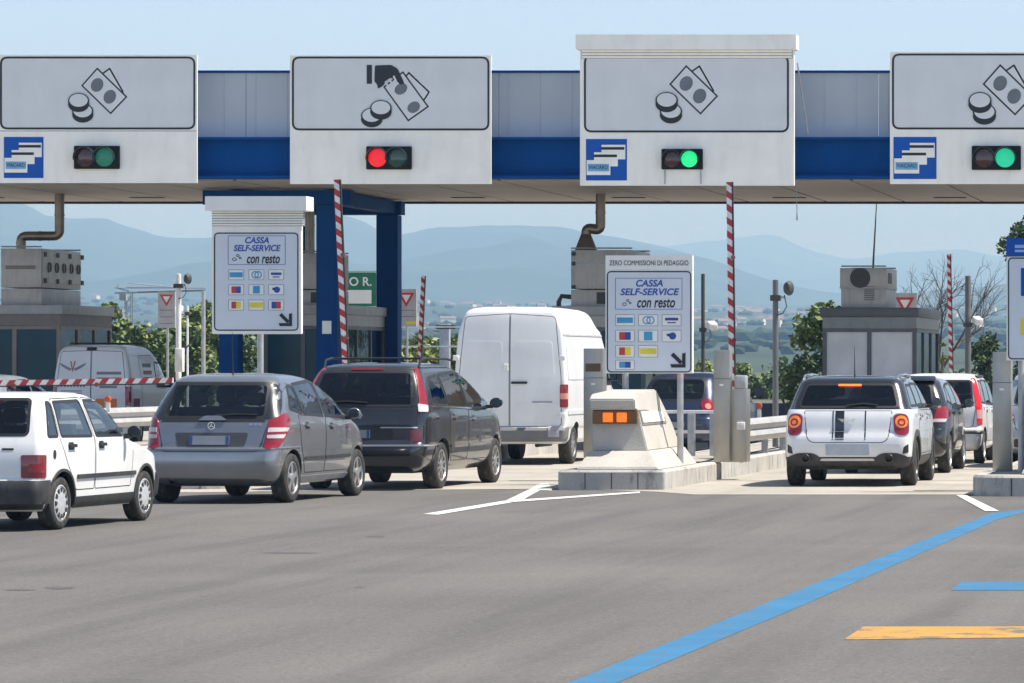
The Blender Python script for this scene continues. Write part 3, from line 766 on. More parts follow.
# ------------------------------------------------------------------ overhead lane signs
class Board:
    """flat sign whose pieces are given in photo pixels at its own depth"""
    def __init__(s, name, label, cat, Y, cx, by, group=None):
        s.Y = Y; s.root = thing(name, label, cat, pt(cx, by, Y), 0, group); s.cx = cx; s.by = by; s.k = Y / FPX
    def P(s, px, py): return ((px - s.cx) * s.k, (s.by - py) * s.k)
    def poly(s, pts): return [s.P(*p) for p in pts]
    def slab(s, name, pts, y0, y1, m, parent=None): return obj(name, PR(s.poly(pts), 'y', y0, y1), m, parent or s.root)
    def rect(s, name, x0, y0, x1, y1, d0, d1, m, parent=None, r=0):
        a, b = s.P(x0, y1), s.P(x1, y0); p = rrect(a[0], b[0], a[1], b[1], r * s.k) if r else [a, (b[0], a[1]), b, (a[0], b[1])]
        return obj(name, PR(p, 'y', d0, d1), m, parent or s.root)
    def border(s, name, x0, y0, x1, y1, w, r, m, d0=-.006, d1=-.001, parent=None):
        a, b = s.P(x0, y1), s.P(x1, y0); bm = ringface(bmesh.new(), rrect(a[0], b[0], a[1], b[1], r * s.k), w * s.k, 'y', d0, d1); return obj(name, bm, m, parent or s.root)
    def write(s, t, px, py, cap, m, parent=None, width=None, name='lettering', d=-.004, **kw):
        x, z = s.P(px, py); o = text(name, t, cap * s.k / .70, (0, 0, 0), m, parent or s.root, depth=.0015, **kw)
        if width:
            xs = [v.co.x for v in o.data.vertices]; f = width * s.k / (max(xs) - min(xs)); o.data.transform(Matrix.Diagonal((f, 1, 1, 1)))
        o.data.transform(Matrix.Translation((x, d, z))); return o
def ell(cx, cy, rx, ry, n=22, a=0): return [(cx + rx * math.cos(t) * math.cos(a) - ry * math.sin(t) * math.sin(a), cy + rx * math.cos(t) * math.sin(a) + ry * math.sin(t) * math.cos(a)) for t in [2 * math.pi * i / n for i in range(n)]]
mGreyInk = M('icon_grey', (.14, .16, .18), .5)
def layer(bm, poly, d, mi, th=.002): prism(bm, poly, 'y', d, d + th, mi)
def icon(bd, ox, oy, sc, hand=False):
    bm = bmesh.new(); q = lambda pts: bd.poly([(ox + (x - 98) * sc, oy + (y - 92) * sc) for x, y in pts])
    w = 1.5 * bd.k * sc
    def sheet_(pts, d):
        p = q(pts); layer(bm, p, d, 0); layer(bm, inset(p, w), d - .002, 1)
    if not hand:
        sheet_([(110, 67.5), (124, 92), (104, 104), (92, 80)], -.004); sheet_([(97.3, 67.5), (127.5, 96.8), (110.8, 114.4), (81.2, 85.7)], -.008)
        for c in ((97.3, 85), (110, 96.8)): layer(bm, q(ell(*c, 6.0, 7.2, a=.5)), -.014, 2)
        low, top = (83, 111.5), (79, 101)
    else:
        sheet_([(109, 72), (130, 92), (124, 101), (100, 84)], -.004); sheet_([(103.5, 71.5), (129, 106.5), (108.5, 121), (84, 87)], -.008)
        for c in ((101.5, 89), (114, 107)): layer(bm, q(ell(*c, 6.6, 5.2, a=-.6)), -.014, 2)
        layer(bm, q([(68, 65.5), (73, 65.5), (73, 84), (68, 84)]), -.014, 0)
        layer(bm, q(rpoly([(76, 66), (92, 65.5), (98, 69), (103, 79), (105, 84), (101, 85), (97, 81), (92, 78), (88, 80), (84, 86), (79, 89), (78, 84), (75.5, 82)], 1.5, 3)), -.016, 0)
        for k in range(3): layer(bm, q([(85.5 + 4 * k, 82 - 2.6 * k), (87 + 4 * k, 81 - 2.6 * k), (90 + 4 * k, 87 - 2.6 * k), (88.5 + 4 * k, 88 - 2.6 * k)]), -.019, 1)
        low, top = (73, 115.5), (82, 108)
    for c, d in ((low, -.018), (top, -.026)):
        layer(bm, q(ell(c[0], c[1] + 3.2, 10.6, 8)), d, 0); layer(bm, q(ell(c[0], c[1], 10.6, 8)), d - .002, 0); layer(bm, q(ell(c[0], c[1] - .6, 9.2, 6.5)), d - .004, 1)
    obj('pictogram', bm, [mInk, mFace, mGreyInk], bd.root)
mLensOffR = M('lens_off_red', (.05, .008, .008), .15, coat=.5); mLensOffG = M('lens_off_green', (.008, .05, .03), .15, coat=.5)
mLitR = M('lens_lit_red', (.85, .012, .02), .3, emit=.25); mLitG = M('lens_lit_green', (.015, .80, .24), .3, emit=.33); mLitG2 = M('lens_lit_teal', (.01, .50, .26), .3, emit=.30); mDimG = M('lens_dim_green', (.008, .13, .075), .2, emit=.2)
def signal(bd, x0, y0, x1, y1, mr, mg):
    t = bd.rect('traffic_light', x0, y0, x1, y1, -.07, -.001, M('signal_housing', (.006, .011, .010), .6, spec=.2), r=1.0)
    cy = (y0 + y1) / 2; w = x1 - x0; r = min((y1 - y0) * .42, w * .22)
    for cx, m in ((x0 + w * .25, mr), (x0 + w * .68, mg)):
        a = bd.P(cx, cy); R0 = r * bd.k
        l = obj('lens', LA([(-.085, .0005), (-.083, R0 * .6), (-.073, R0 * .95), (-.06, R0 * .97)], 'y', 24, (a[0], 0, a[1])), m, t, smooth=True)
        bm = bmesh.new()                                                # hood over the upper half of the lens
        A = []; 
        for i in range(13):
            th = R(-15 + 210 * i / 12); c, s_ = math.cos(th), math.sin(th); A.append([bm.verts.new((a[0] + c * rr, yy, a[1] + s_ * rr)) for rr, yy in ((R0 * 1.03, -.06), (R0 * 1.03, -.20), (R0 * 1.10, -.20), (R0 * 1.10, -.06))])
        for p, q in zip(A, A[1:]):
            for i in range(3): bm.faces.new((p[i], p[i + 1], q[i + 1], q[i]))
        obj('lens_hood', bm, M('signal_hood', (.02, .035, .033), .35), t, smooth=True)
    return t
def card_logo(bd, x0, y0, x1, y1):
    w, h = x1 - x0, y1 - y0; t = bd.rect('payment_logo', x0, y0, x1, y1, -.008, -.001, mBlue); bm = bmesh.new()
    f = lambda a, b: bd.P(x0 + a * w, y0 + b * h)
    for i, (a0, b0, a1, b1) in enumerate(((.38, .14, .96, .49), (.2, .32, .78, .66), (.02, .51, .60, .87))):
        d = -.012 - .006 * i
        layer(bm, [f(a0, b1), f(a1, b1), f(a1, b0), f(a0, b0)], d, 0)
        if i < 2: layer(bm, [f(a0, b0 + .12), f(a1 - .02, b0 + .12), f(a1 - .02, b0 + .055), f(a0, b0 + .055)], d - .003, 1)
        else: layer(bm, [f(a0 + .03, b1 - .09), f(a1 - .03, b1 - .09), f(a1 - .03, b0 + .09), f(a0 + .03, b0 + .09)], d - .003, 2)
    obj('card_pictogram', bm, [mWhiteP, mInk, M('card_band_blue', (.16, .38, .62), .5)], t)
    bd.write('VIACARD', x0 + .31 * w, y0 + .69 * h, h * .09, mInk, t, width=w * .46, d=-.030)
def roll_box(bd, x0, y0, x1, y1, ys):
    t = bd.rect('shutter_box', x0, y0, x1, y1, -.14, .28, mWhiteP, r=.8); n = int((ys - y1) / 2.3)
    bm = bmesh.new()
    for i in range(n):
        a = bd.P(x0 + 5, y1 + i * (ys - y1) / n + .25); b = bd.P(x1 - 5, y1 + (i + 1) * (ys - y1) / n - .35); box(bm, a[0], b[0], -.030, -.012, b[1], a[1], bev=.004)
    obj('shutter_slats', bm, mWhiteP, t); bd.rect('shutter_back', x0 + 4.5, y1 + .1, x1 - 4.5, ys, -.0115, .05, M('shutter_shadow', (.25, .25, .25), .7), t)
LS = 'white lane signs hung on the canopy'
def lane_sign(label, x0, y0, x1, y1, ysplit, Y, ic, border, lg, sg, hand=False, roll=None, depth=.05):
    bd = Board('lane_sign', label, 'sign', Y, (x0 + x1) / 2, y1, LS)
    bd.rect('sign_cabinet', x0, y0, x1, y1, 0, depth, mWhiteP)
    if roll: bd.rect('lower_panel', x0 + 1.5, ysplit, x1 - 1.5, y1 - 1, -.004, -.0005, mWhiteP)
    else: bd.rect('panel_joint', x0, ysplit - .4, x1, ysplit + .4, -.003, -.0005, mGalv)
    bx = border; bd.rect('sign_face', bx[0], bx[1], bx[2], bx[3], -.004, -.0008, mFace, r=8); bd.border('sign_border', bx[0], bx[1], bx[2], bx[3], 2.0, 8, mInk, -.010, -.0045)
    icon(bd, *ic, hand=hand)
    if lg: card_logo(bd, *lg)
    signal(bd, *sg)
    if roll: roll_box(bd, *roll)
    for px in (x0 + 18, x1 - 18): 
        a = bd.P(px, y0 + 60); obj('bracket', B(a[0] - .04, a[0] + .04, depth + .002, .66, a[1] - .3, a[1] + .3), mGalv, bd.root)
    return bd
lane_sign('white lane sign with banknotes, blue card square and both lamps unlit, top left', -2, 55, 197, 183, 131, 78.9, (98, 92, 1.0), (0, 56.5, 195.5, 129.5), (4, 137, 43.5, 178), (75, 146, 120, 169, mLensOffR, mDimG))
lane_sign('white lane sign with a hand holding banknotes and its red lamp lit', 290, 55.5, 491, 184, 400, 78.9, (389 + 8.5, 92, 1.02), (292, 56.5, 489.5, 130.5), None, (367, 146.5, 412, 169.5, mLitR, mLensOffG), hand=True)
b3 = lane_sign('white lane sign under a roller shutter box, green lamp lit, above the tall white van', 580, 48, 794, 185.5, 133, 78.3, (687, 91, 1.06), (584, 55, 789, 132.5), (586, 139, 627, 180.5), (662, 149, 703, 169.5, mLensOffR, mLitG), roll=(577, 35, 797, 50, 58.5), depth=.12)
for px in (665, 701): a = b3.P(px, 170); b = b3.P(px, 184); obj('lamp_strut', B(a[0] - .012, a[0] + .012, -.03, -.006, b[1], a[1]), mGalv, b3.root)
obj('stay_cable', T([(*b3.P(796, 62)[:1], .2, b3.P(796, 62)[1]), (b3.P(802, 131)[0], .9, b3.P(802, 131)[1])], .014, 6), mGalv, b3.root)
lane_sign('white lane sign with banknotes and teal green lamp lit, cut by the right edge', 890, 52, 1092, 184, 400, 78.9, (1001, 91, 1.1), (892, 53.5, 1090, 129.5), (893.5, 137, 936.5, 179), (972, 146, 1021, 170, mLensOffR, mLitG2))

# ------------------------------------------------------------------ payment signs on posts
def payment(label, Y, panel, border, textbox, cassa, selfs, con, coin, cols, rows, arrow, posts, cap, head=None, roll=None, top=None, wcap=1.0):
    x0, y0, x1, y1 = panel; bd = Board('payment_sign', label, 'sign', Y, (x0 + x1) / 2, FPX * CAMH / Y + PPY, 'payment signs on posts')
    bd.rect('sign_panel', x0, y0, x1, y1, 0, .10, mWhiteP, r=.8)
    bd.rect('sign_face', *border, -.003, -.0006, M('payment_face', (.66, .70, .75), .4, var=.04, scale=2), r=5); bd.border('sign_border', *border, 1.25, 5, mInk, -.006, -.0032)
    if textbox: bd.border('text_frame', *textbox, .45, .6, mBlueInk, -.006, -.0032)
    if cassa: bd.write('CASSA', *cassa[:2], cap, mBlueInk, width=cassa[2], bold=.0035, shear=.22, d=-.005)
    if selfs: bd.write('SELF-SERVICE', *selfs[:2], cap, mBlueInk, width=selfs[2], bold=.0035, shear=.22, d=-.005)
    if con: bd.write('con resto', *con[:2], cap * 1.62, mInk, width=con[2], bold=.004, shear=.25, d=-.005)
    if coin:
        bm = bmesh.new(); cx, cy = coin
        for dx, dy, r in ((-2.5, 1.5, 2.2), (.8, -2.2, 1.7), (3.2, .2, 1.4)): ringface(bm, bd.poly(ell(cx + dx, cy + dy, r, r * .8, 14)), .6 * bd.k, 'y', -.006, -.0032)
        obj('coin_pictogram', bm, mInk, bd.root)
    kinds = [('band', mCardCy), ('ring', mCardCy), ('line', mBlueInk), ('two', mCardRed, mBlueInk), ('sq', mCardCy), ('disc', mBlueInk), ('two', mCardRed, mYellow), ('band', mYellow), ('two', mBlueInk, mCardRed), ('two', mCardCy, mBlueInk)]
    n = 0
    for j, (ry0, ry1) in enumerate(rows):
        for i, (cx0, cx1) in enumerate(cols):
            if head and ((j == 2 and i == 2) or (j == 3 and i > 0)): continue
            kd = kinds[9 if j == 3 else n % 9]; n += 1; w, h = cx1 - cx0, ry1 - ry0
            l = bd.rect('card_logo', cx0, ry0, cx1, ry1, -.006, -.0032, mWhiteP); bd.border('logo_frame', cx0, ry0, cx1, ry1, .4, .5, mGreyInk, -.008, -.0062, parent=l)
            mx, my = (cx0 + cx1) / 2, (ry0 + ry1) / 2; bm = bmesh.new(); ms = list(kd[1:])
            Rr = lambda a, b, c, d, mi=0: layer(bm, bd.poly([(mx + a * w, my + d * h), (mx + c * w, my + d * h), (mx + c * w, my + b * h), (mx + a * w, my + b * h)]), -.0095, mi)
            if kd[0] == 'band': Rr(-.42, -.24, .42, .24)
            elif kd[0] == 'sq': Rr(-.22, -.36, .22, .36)
            elif kd[0] == 'line': Rr(-.34, -.22, .34, .02); Rr(-.22, .16, .22, .26)
            elif kd[0] == 'disc': layer(bm, bd.poly(ell(mx + .05 * w, my, h * .3, h * .3, 16)), -.0095, 0); Rr(-.25, -.2, -.08, .02)
            elif kd[0] == 'ring': ringface(bm, bd.poly(ell(mx - .08 * w, my, h * .36, h * .36, 16)), 1.0 * bd.k, 'y', -.0095, -.0075); ringface(bm, bd.poly(ell(mx + .12 * w, my, h * .36, h * .36, 16)), 1.0 * bd.k, 'y', -.012, -.0097)
            else: Rr(-.30, -.32, .0, .32, 0); Rr(.004, -.32, .30, .32, 1)
            obj('card_mark', bm, ms, l)
    if arrow:
        ax, ay, s_ = arrow; bm = bmesh.new(); g = lambda pts: bd.poly([(ax + u * s_, ay + v * s_) for u, v in pts])
        layer(bm, g([(-.95, -.62), (-.58, -.98), (.62, .22), (.28, .58)]), -.009, 0); layer(bm, g([(.55, -.85), (1, -.95), (1, 1), (.55, 1)]), -.0115, 0); layer(bm, g([(-1, .55), (-.85, 1.0), (1, 1), (1, .55)]), -.0145, 0)
        obj('arrow', bm, mInk, bd.root)
    if head: bd.rect('header_plate', x0, head[0], x1, y0 - .2, 0, .10, mWhiteP); bd.write('ZERO COMMISSIONI DI PEDAGGIO', (x0 + x1) / 2, (head[0] + y0) / 2 + .4, 5.0, mInk, width=79, bold=0, d=-.003)
    if roll: roll_box(bd, *roll)
    if top: bd.rect('header_plate', x0, top[0], x1, y0 - .3, -.02, .12, mBlue)
    for px in posts:
        a = bd.P(px, y0 + 20); obj('post', LA([(-0.0, .045), (a[1], .045)], 'z', 14, (a[0], .16, 0)), mGalv, bd.root, smooth=True)
    return bd
payment('payment sign under a roller shutter box on one post, behind the silver compact hatchback', 57.2, (212, 226, 301, 334), (214, 232.5, 298.6, 330.8), (228, 235.6, 285.5, 264.8), (256.6, 240.6, 24), (256.6, 248.4, 47), (263, 259, 33), (237, 257.8),
        [(228.5, 244), (248.8, 264.2), (268.6, 284)], [(269.6, 280), (284.5, 295), (299.8, 310.4)], (285.5, 319.5, 6.6), (257.5,), 6.0, roll=(207.7, 196.6, 308.7, 211, 226))
payment('payment sign headed zero commissions with eight card logos, above the concrete attenuator', 56.6, (605.5, 270.2, 692.5, 373.4), (606.8, 271, 691.5, 372.6), (615.3, 278, 682.3, 309.5), (649, 283.6, 27), (649, 292.2, 59), (655.6, 302.8, 38), (627, 302.8),
        [(615.5, 634.6), (638.5, 658), (662, 681.4)], [(314.5, 326), (330, 342), (345.3, 357.3), (360, 369.5)], (678, 360, 7.6), (623.5, 678.5), 6.5, head=(255.4,))
b5 = payment('blue topped white payment sign cut off by the right edge of the picture', 53.5, (1006.5, 256.5, 1096, 360.5), (1008, 257.5, 1094.5, 359.5), None, None, None, None, None, [], [], None, (1020.5, 1082), 6.0, top=(238,))
for y, x0, x1, h in ((246.5, 1015, 1088, 1.6), (251, 1015, 1080, 1.2)):
    b5.rect('header_line', x0, y - h, x1, y + h, -.026, -.0205, M('header_pale_blue', (.30, .48, .75), .5))
b5.rect('blue_panel', 1021, 268, 1080, 296, -.008, -.0032, mBlue); b5.rect('yellow_panel', 1020.5, 318, 1060, 335, -.008, -.0032, mYellow)
# ------------------------------------------------------------------ toll islands
def island(label, x0, x1, y0, y1, h=.27, r=.25, group='concrete toll islands'):
    t = thing('toll_island', label, 'island', ((x0 + x1) / 2, y0, 0), 0, group)
    p = rpoly([(x0, y0, r), (x1, y0, r), (x1, y1, .05), (x0, y1, .05)], r, 6); q = inset(p, .17)
    bm = bmesh.new(); n = len(p)
    lo = [bm.verts.new((*v, 0)) for v in p]; hi = [bm.verts.new((*v, h - .03)) for v in p]; h2 = [bm.verts.new((*v, h)) for v in inset(p, .03)]; inn = [bm.verts.new((*v, h)) for v in q]
    for a, b in ((lo, hi), (hi, h2), (h2, inn)):
        for i in range(n): bm.faces.new((a[i], a[(i + 1) % n], b[(i + 1) % n], b[i]))
    wob('kerb', bm, mKerb, t)
    bm = bmesh.new(); bm.faces.new([bm.verts.new((*v, h - .004)) for v in inset(p, .165)]); wob('island_paving', bm, mConc, t)
    x = x0 + .35 + r * .3
    while x < x1 - .2 - r * .3: wob('kerb_joint', B(x, x + .012, y0 - .003, y0 + .02, .01, h - .035), mDk, t); x += .36
    return t
ISL = [(-10.37, -8.9, 54.4), (-4.54, -3.05, 51.7), (-16.2, -14.75, 54.6), (-22.05, -20.6, 54.8)]
for (a, b, y), lab in zip(ISL, ('central concrete toll island carrying the amber lit attenuator', 'concrete toll island at the right edge with a rounded nose', 'concrete toll island behind the silver compact hatchback', 'concrete toll island at the far left behind the white hatchback')):
    island(lab, a, b, y, 100, r=.06 if y == 54.4 else .65)

# concrete crash attenuator
def attenuator(label, x0, y0, hi, main):
    t = thing('crash_attenuator', label, 'barrier', (x0 + .35, y0 + 1, hi), 0, 'concrete crash attenuators')
    x1 = x0 + .62; k = hi
    # side profile (y,z): overhanging head, recess for the lamps, sloped tail
    P = [(y0 + .16, k + .25), (y0 + .20, k + .615), (y0 + .20, k + .81), (y0 + .02, k + .825), (y0 - .03, k + .965), (y0 + .12, k + 1.035), (y0 + 1.75, k + 1.09), (y0 + 2.75, k + .62), (y0 + 3.0, k + .25)]
    bm = PR(P, 'x', x0, x1)
    for v in bm.verts:
        if v.co.x > x1 - .01: v.co.x += .15 * max(0, min(1, (k + .83 - v.co.z) / .58))
    bmesh.ops.bevel(bm, geom=bm.edges[:], offset=.016, segments=2, affect='EDGES'); wob('body', bm, mCast, t, smooth=True, ang=30)
    lo = [(x0 - .13, y0 - .26, k), (x1 + .37, y0 - .26, k), (x1 + .37, y0 + 3.1, k), (x0 - .13, y0 + 3.1, k)]
    md = [(x0 - .12, y0 - .25, k + .035), (x1 + .355, y0 - .25, k + .035), (x1 + .355, y0 + 3.08, k + .035), (x0 - .12, y0 + 3.08, k + .035)]
    tp = [(x0 - .015, y0 + .06, k + .255), (x1 + .20, y0 + .06, k + .255), (x1 + .20, y0 + 3.03, k + .255), (x0 - .015, y0 + 3.03, k + .255)]
    bm = bmesh.new(); Ls = [[bm.verts.new(v) for v in l] for l in (lo, md, tp)]
    for a, b in zip(Ls, Ls[1:]):
        for i in range(4): bm.faces.new((a[i], a[(i + 1) % 4], b[(i + 1) % 4], b[i]))
    bm.faces.new(Ls[-1]); bm.faces.new(Ls[0][::-1]); bmesh.ops.bevel(bm, geom=bm.edges[:], offset=.012, segments=2, affect='EDGES'); wob('base', bm, mCast, t, smooth=True, ang=30)
    bx = wob('lamp_box', B(x0 + .02, x1 + .01, y0 + .10, y0 + .30, k + .625, k + .805), M('lamp_box_brown', (.16, .075, .02), .5), t)
    for i in range(2):
        cx = x0 + .235 + .19 * i; wob('amber_lamp', B(cx - .07, cx + .07, y0 + .07, y0 + .098, k + .65, k + .78, bev=.012), M('amber_lamp', (.95, .15, .01), .3, emit=.5), bx, smooth=True)
    if main:
        xs = lambda z: x1 + .15 * max(0, min(1, (k + .83 - z) / .58))
        def side(nm, ya, yb, za, zb, d, m, par):
            bm = bmesh.new(); q = [(xs(za) + d, ya, za), (xs(za) + d, yb, za), (xs(zb) + d, yb - .1, zb), (xs(zb) + d, ya, zb)]; q2 = [(x - .02, y, z) for x, y, z in q]
            A = [bm.verts.new(v) for v in q]; C_ = [bm.verts.new(v) for v in q2]; bm.faces.new(A); bm.faces.new(C_[::-1])
            for i in range(4): bm.faces.new((A[i], A[(i + 1) % 4], C_[(i + 1) % 4], C_[i]))
            bmesh.ops.recalc_face_normals(bm, faces=bm.faces); return wob(nm, bm, m, par)
        f = side('side_plate_frame', y0 + .26, y0 + 2.25, k + .605, k + .815, .012, M('plate_frame', (.20, .19, .17), .6), t)
        side('side_plate', y0 + .32, y0 + 2.1, k + .64, k + .79, .022, M('plate_white', (.80, .80, .78), .4), f)
    return t
attenuator('pale concrete attenuator with two lit amber lamps, on the central toll island', X(589, 54.8), 54.85, .266, True)
attenuator('concrete attenuator at the right edge, only its base corner in the picture', X(1023, 52.4) + .12, 52.5, .266, False)

# ------------------------------------------------------------------ brushed steel posts
def pillar(label, px0, px1, pyt, Y, slot=None, hz=.266, plate=True):
    x0, x1 = X(px0, Y), X(px1, Y); t = thing('steel_pillar', label, 'pillar', ((x0 + x1) / 2, Y, hz), 0, 'brushed steel pillars on the islands'); zt = Zz(pyt, Y)
    wob('casing', B(x0, x1, Y, Y + .30, hz, zt, bev=.008), mSteel, t, smooth=True)
    zj = hz + (zt - hz) * .74
    wob('panel_joint', B(x0 - .001, x1 + .001, Y - .003, Y + .2, zj, zj + .012), M('steel_joint', (.2, .2, .19), .5, .7), t)
    wob('small_label', B((x0 + x1) / 2 - .03, (x0 + x1) / 2 + .03, Y - .006, Y - .0035, zj - .10, zj - .07), mWhiteP, t)
    if slot: wob('slot_cover', B(x0 + .03, x1 - .03, Y - .02, Y - .004, Zz(slot, Y) - .05, Zz(slot, Y) + .07, bev=.006), M('slot_brown', (.11, .07, .04), .5), t)
    return t
pillar('tall brushed steel pillar right of the concrete attenuator', 713.5, 729.5, 350, 59)
pillar('tall brushed steel pillar with a brown slot, in front of the white van side', 583.5, 603, 348.5, 58.5, slot=368)
pillar('tall brushed steel pillar at the right edge beside the white city car', 992.5, 1011, 352, 54.0)
def machine():
    Y = 59.1; x0, x1 = X(730.2, Y), X(746.5, Y); t = thing('ticket_machine', 'short steel cabinet against the tall pillar, with a small white socket', 'cabinet', ((x0 + x1) / 2, Y, .266)); zt = Zz(389, Y)
    wob('casing', B(x0, x1, Y, Y + .4, .266, zt, bev=.008), mSteel, t, smooth=True)
    wob('socket_box', B(x1 - .14, x1 - .02, Y - .05, Y - .002, Zz(430, Y), Zz(422, Y), bev=.01), mWhW, t, smooth=True)
    wob('hood', B(x0 + .05, x1 - .02, Y + .05, Y + .3, zt + .002, zt + .2, bev=.02), mGalv, t, smooth=True)
machine()

# ------------------------------------------------------------------ barrier arms
def barrier(label, base, length, raised, z=1.05, lean=0, group='red and white barrier arms', cab=True, side=1):
    t = thing('barrier_arm', label, 'barrier', base, 0, group)
    h = .12; n = int(length / .30); L = length
    def sect(a, b, m, nm):
        return None
    bm = bmesh.new(); st = .205; k = 0; d = -.15
    box(bm, 0, L, -.022, .022, -.040, .040, 0)
    while d < L - .02:                                    # slanted red bands on a white arm
        a = max(d, .0); p = [(d, -.042), (d + st * .5, -.042), (d + st * .5 + .06, .042), (d + .06, .042)]; p = [(min(max(u, 0), L), v) for u, v in p]
        if p[1][0] - p[0][0] > .02 or p[2][0] - p[3][0] > .02: prism(bm, p, 'y', -.026, .026, 1)
        d += st
    arm = obj('arm', bm, [mWhW, mRedW], t); rb = obj('arm_edge', B(.2, L, -.03, .03, -.062, -.044), mBlack, arm)
    for f in (.33, .68): obj('reflector', LA([(-.05, .035), (-.027, .035)], 'y', 14, (L * f, 0, -.05)), mDkRed, arm)
    arm.location = (0, -.16, z); arm.rotation_euler = (0, R(-90 + lean) if raised else R(lean), 0)
    if side < 0: arm.rotation_euler.z = math.pi
    if cab:
        bm = B(-.16, .16, -.12, .22, .0, z + .06, bev=.02); obj('cabinet', bm, M('cabinet_grey', (.42, .41, .39), .5, .3, dirt=.2), t, smooth=True)
        obj('hub', LA([(-.19, .08), (-.12, .08)], 'y', 18, (0, 0, z)), mGalv, t, smooth=True)
    return t
barrier('red and white barrier arm raised upright in front of the lit green lane sign', (X(734, 61.5), 61.5, .266), 3.62, True, .62, lean=-.8)
barrier('red and white barrier arm raised upright below the hand sign, leaning slightly left', (X(350, 61.5), 61.5, .266), 3.62, True, .66, lean=-2.6)
barrier('red and white barrier arm lowered across the closed lane at the left', (X(-60, 62), 62, .266), 3.66, False, 1.14, lean=-.9)
barrier('red and white barrier arm raised in front of the bare tree', (X(952, 98), 98, .266), 3.3, True, .85, lean=-1.2)
barrier('short red and white barrier arm raised behind the dark people carrier', (X(420, 95), 95, .266), 2.5, True, 1.05, lean=2.6)

# ------------------------------------------------------------------ toll booths
mBoothF = M('booth_frame', (.13, .13, .135), .5, .3, dirt=.2); mBoothP = M('booth_panel', (.44, .43, .40), .55, .1, dirt=.2); mBoothW = M('booth_roof', (.40, .40, .40), .5, dirt=.25)
mBlind = M('window_blind', (.80, .78, .77), .7, var=.15, scale=1.3); mDarkGlass = M('booth_tinted_glass', (.008, .055, .085), .25, spec=.25, var=.25, scale=.8)
def booth(label, x0, x1, y0, y1, zt, front='glass', frame=mBoothF, panel=mBoothP, roof=mBoothW, ov=.05):
    t = thing('toll_booth', label, 'toll booth', ((x0 + x1) / 2, y0, 0), 0, 'toll booths under the canopy'); zw0, zw1 = .95, zt - .52
    wob('roof', B(x0 - ov, x1 + ov, y0 - ov, y1 + ov, zt - .20, zt, bev=.015), roof, t, smooth=True)
    wob('fascia', B(x0 + .002, x1 - .002, y0 + .002, y1 - .002, zt - .44, zt - .202), panel, t)
    wob('lower_wall', B(x0, x1, y0, y1, .2, zw0), panel, t)
    bm = bmesh.new()
    for (a, b) in ((x0, y0), (x1 - .09, y0), (x0, y1 - .09), (x1 - .09, y1 - .09), ((x0 + x1) / 2 - .05, y0)):
        box(bm, a, a + .09, b + .004, b + .086, zw0 + .002, zt - .445)
    for k in (1, 2):
        yy = y0 + (y1 - y0) * k / 3; box(bm, x1 - .086, x1 - .004, yy, yy + .08, zw0 + .002, zt - .445); box(bm, x0 + .004, x0 + .086, yy, yy + .08, zw0 + .002, zt - .445)
    box(bm, x0 + .01, x1 - .01, y0 - .01, y0 + .07, zw1, zw1 + .07); box(bm, x1 - .07, x1 + .01, y0 + .01, y1 - .01, zw1, zw1 + .07)
    wob('window_frame', bm, frame, t)
    xm = (x0 + x1) / 2
    for a, b in ((x0 + .09, xm - .05), (xm + .04, x1 - .09)):
        wob('window', B(a, b, y0 + .03, y0 + .045, zw0 + .01, zw1), mDarkGlass if front == 'glass' else mBlind, t)
        wob('top_window', B(a, b, y0 + .03, y0 + .045, zw1 + .07, zt - .45), panel if front == 'glass' else M('panel_grey', (.30, .30, .30), .5), t)
    for k in range(3):
        a = y0 + (y1 - y0) * k / 3 + .09; b = y0 + (y1 - y0) * (k + 1) / 3 - .01
        wob('side_window', B(x1 - .05, x1 - .035, a, b, zw0 + .01, zw1), G_BOOTH, t); wob('side_window', B(x0 + .035, x0 + .05, a, b, zw0 + .01, zw1), G_BOOTH, t)
    wob('counter', B(x0 + .2, x1 - .2, y0 + .3, y1 - .3, .96, 1.05), mBoothF, t)
    return t
booth('grey toll booth with pale blinds and a fan unit on its roof, at the right', X(823, 85.1), X(917, 85.1), 85, 90, 2.92, 'blind', roof=M('booth_roof_dark', (.12, .12, .125), .5, .3, dirt=.2), panel=M('booth_strip', (.26, .27, .26), .5, .2, dirt=.2))
booth('toll booth with dark teal windows under the port holed unit, at the far left', X(-30, 85.1), X(62, 85.1), 85, 88.6, 2.98, frame=M('booth_frame_brown', (.24, .21, .18), .5, dirt=.2), panel=M('booth_panel_brown', (.20, .175, .155), .6, dirt=.2))
booth('toll booth behind the blue columns, left of the tall white van', X(262, 85.1), X(342, 85.1), 85.2, 89.0, 2.98)
booth('toll booth hidden behind the tall white van, only its roof edge showing', X(555, 85.1), X(646, 85.1), 85, 89, 2.95)
def signboard_small():
    t = wob('paper', B(0, 0.01, 0, .01, 0, .01), mWhiteP, None)
mAC = M('unit_grey', (.46, .45, .43), .5, .2, var=.08, dirt=.3); mACd = M('unit_dark', (.05, .05, .05), .6)
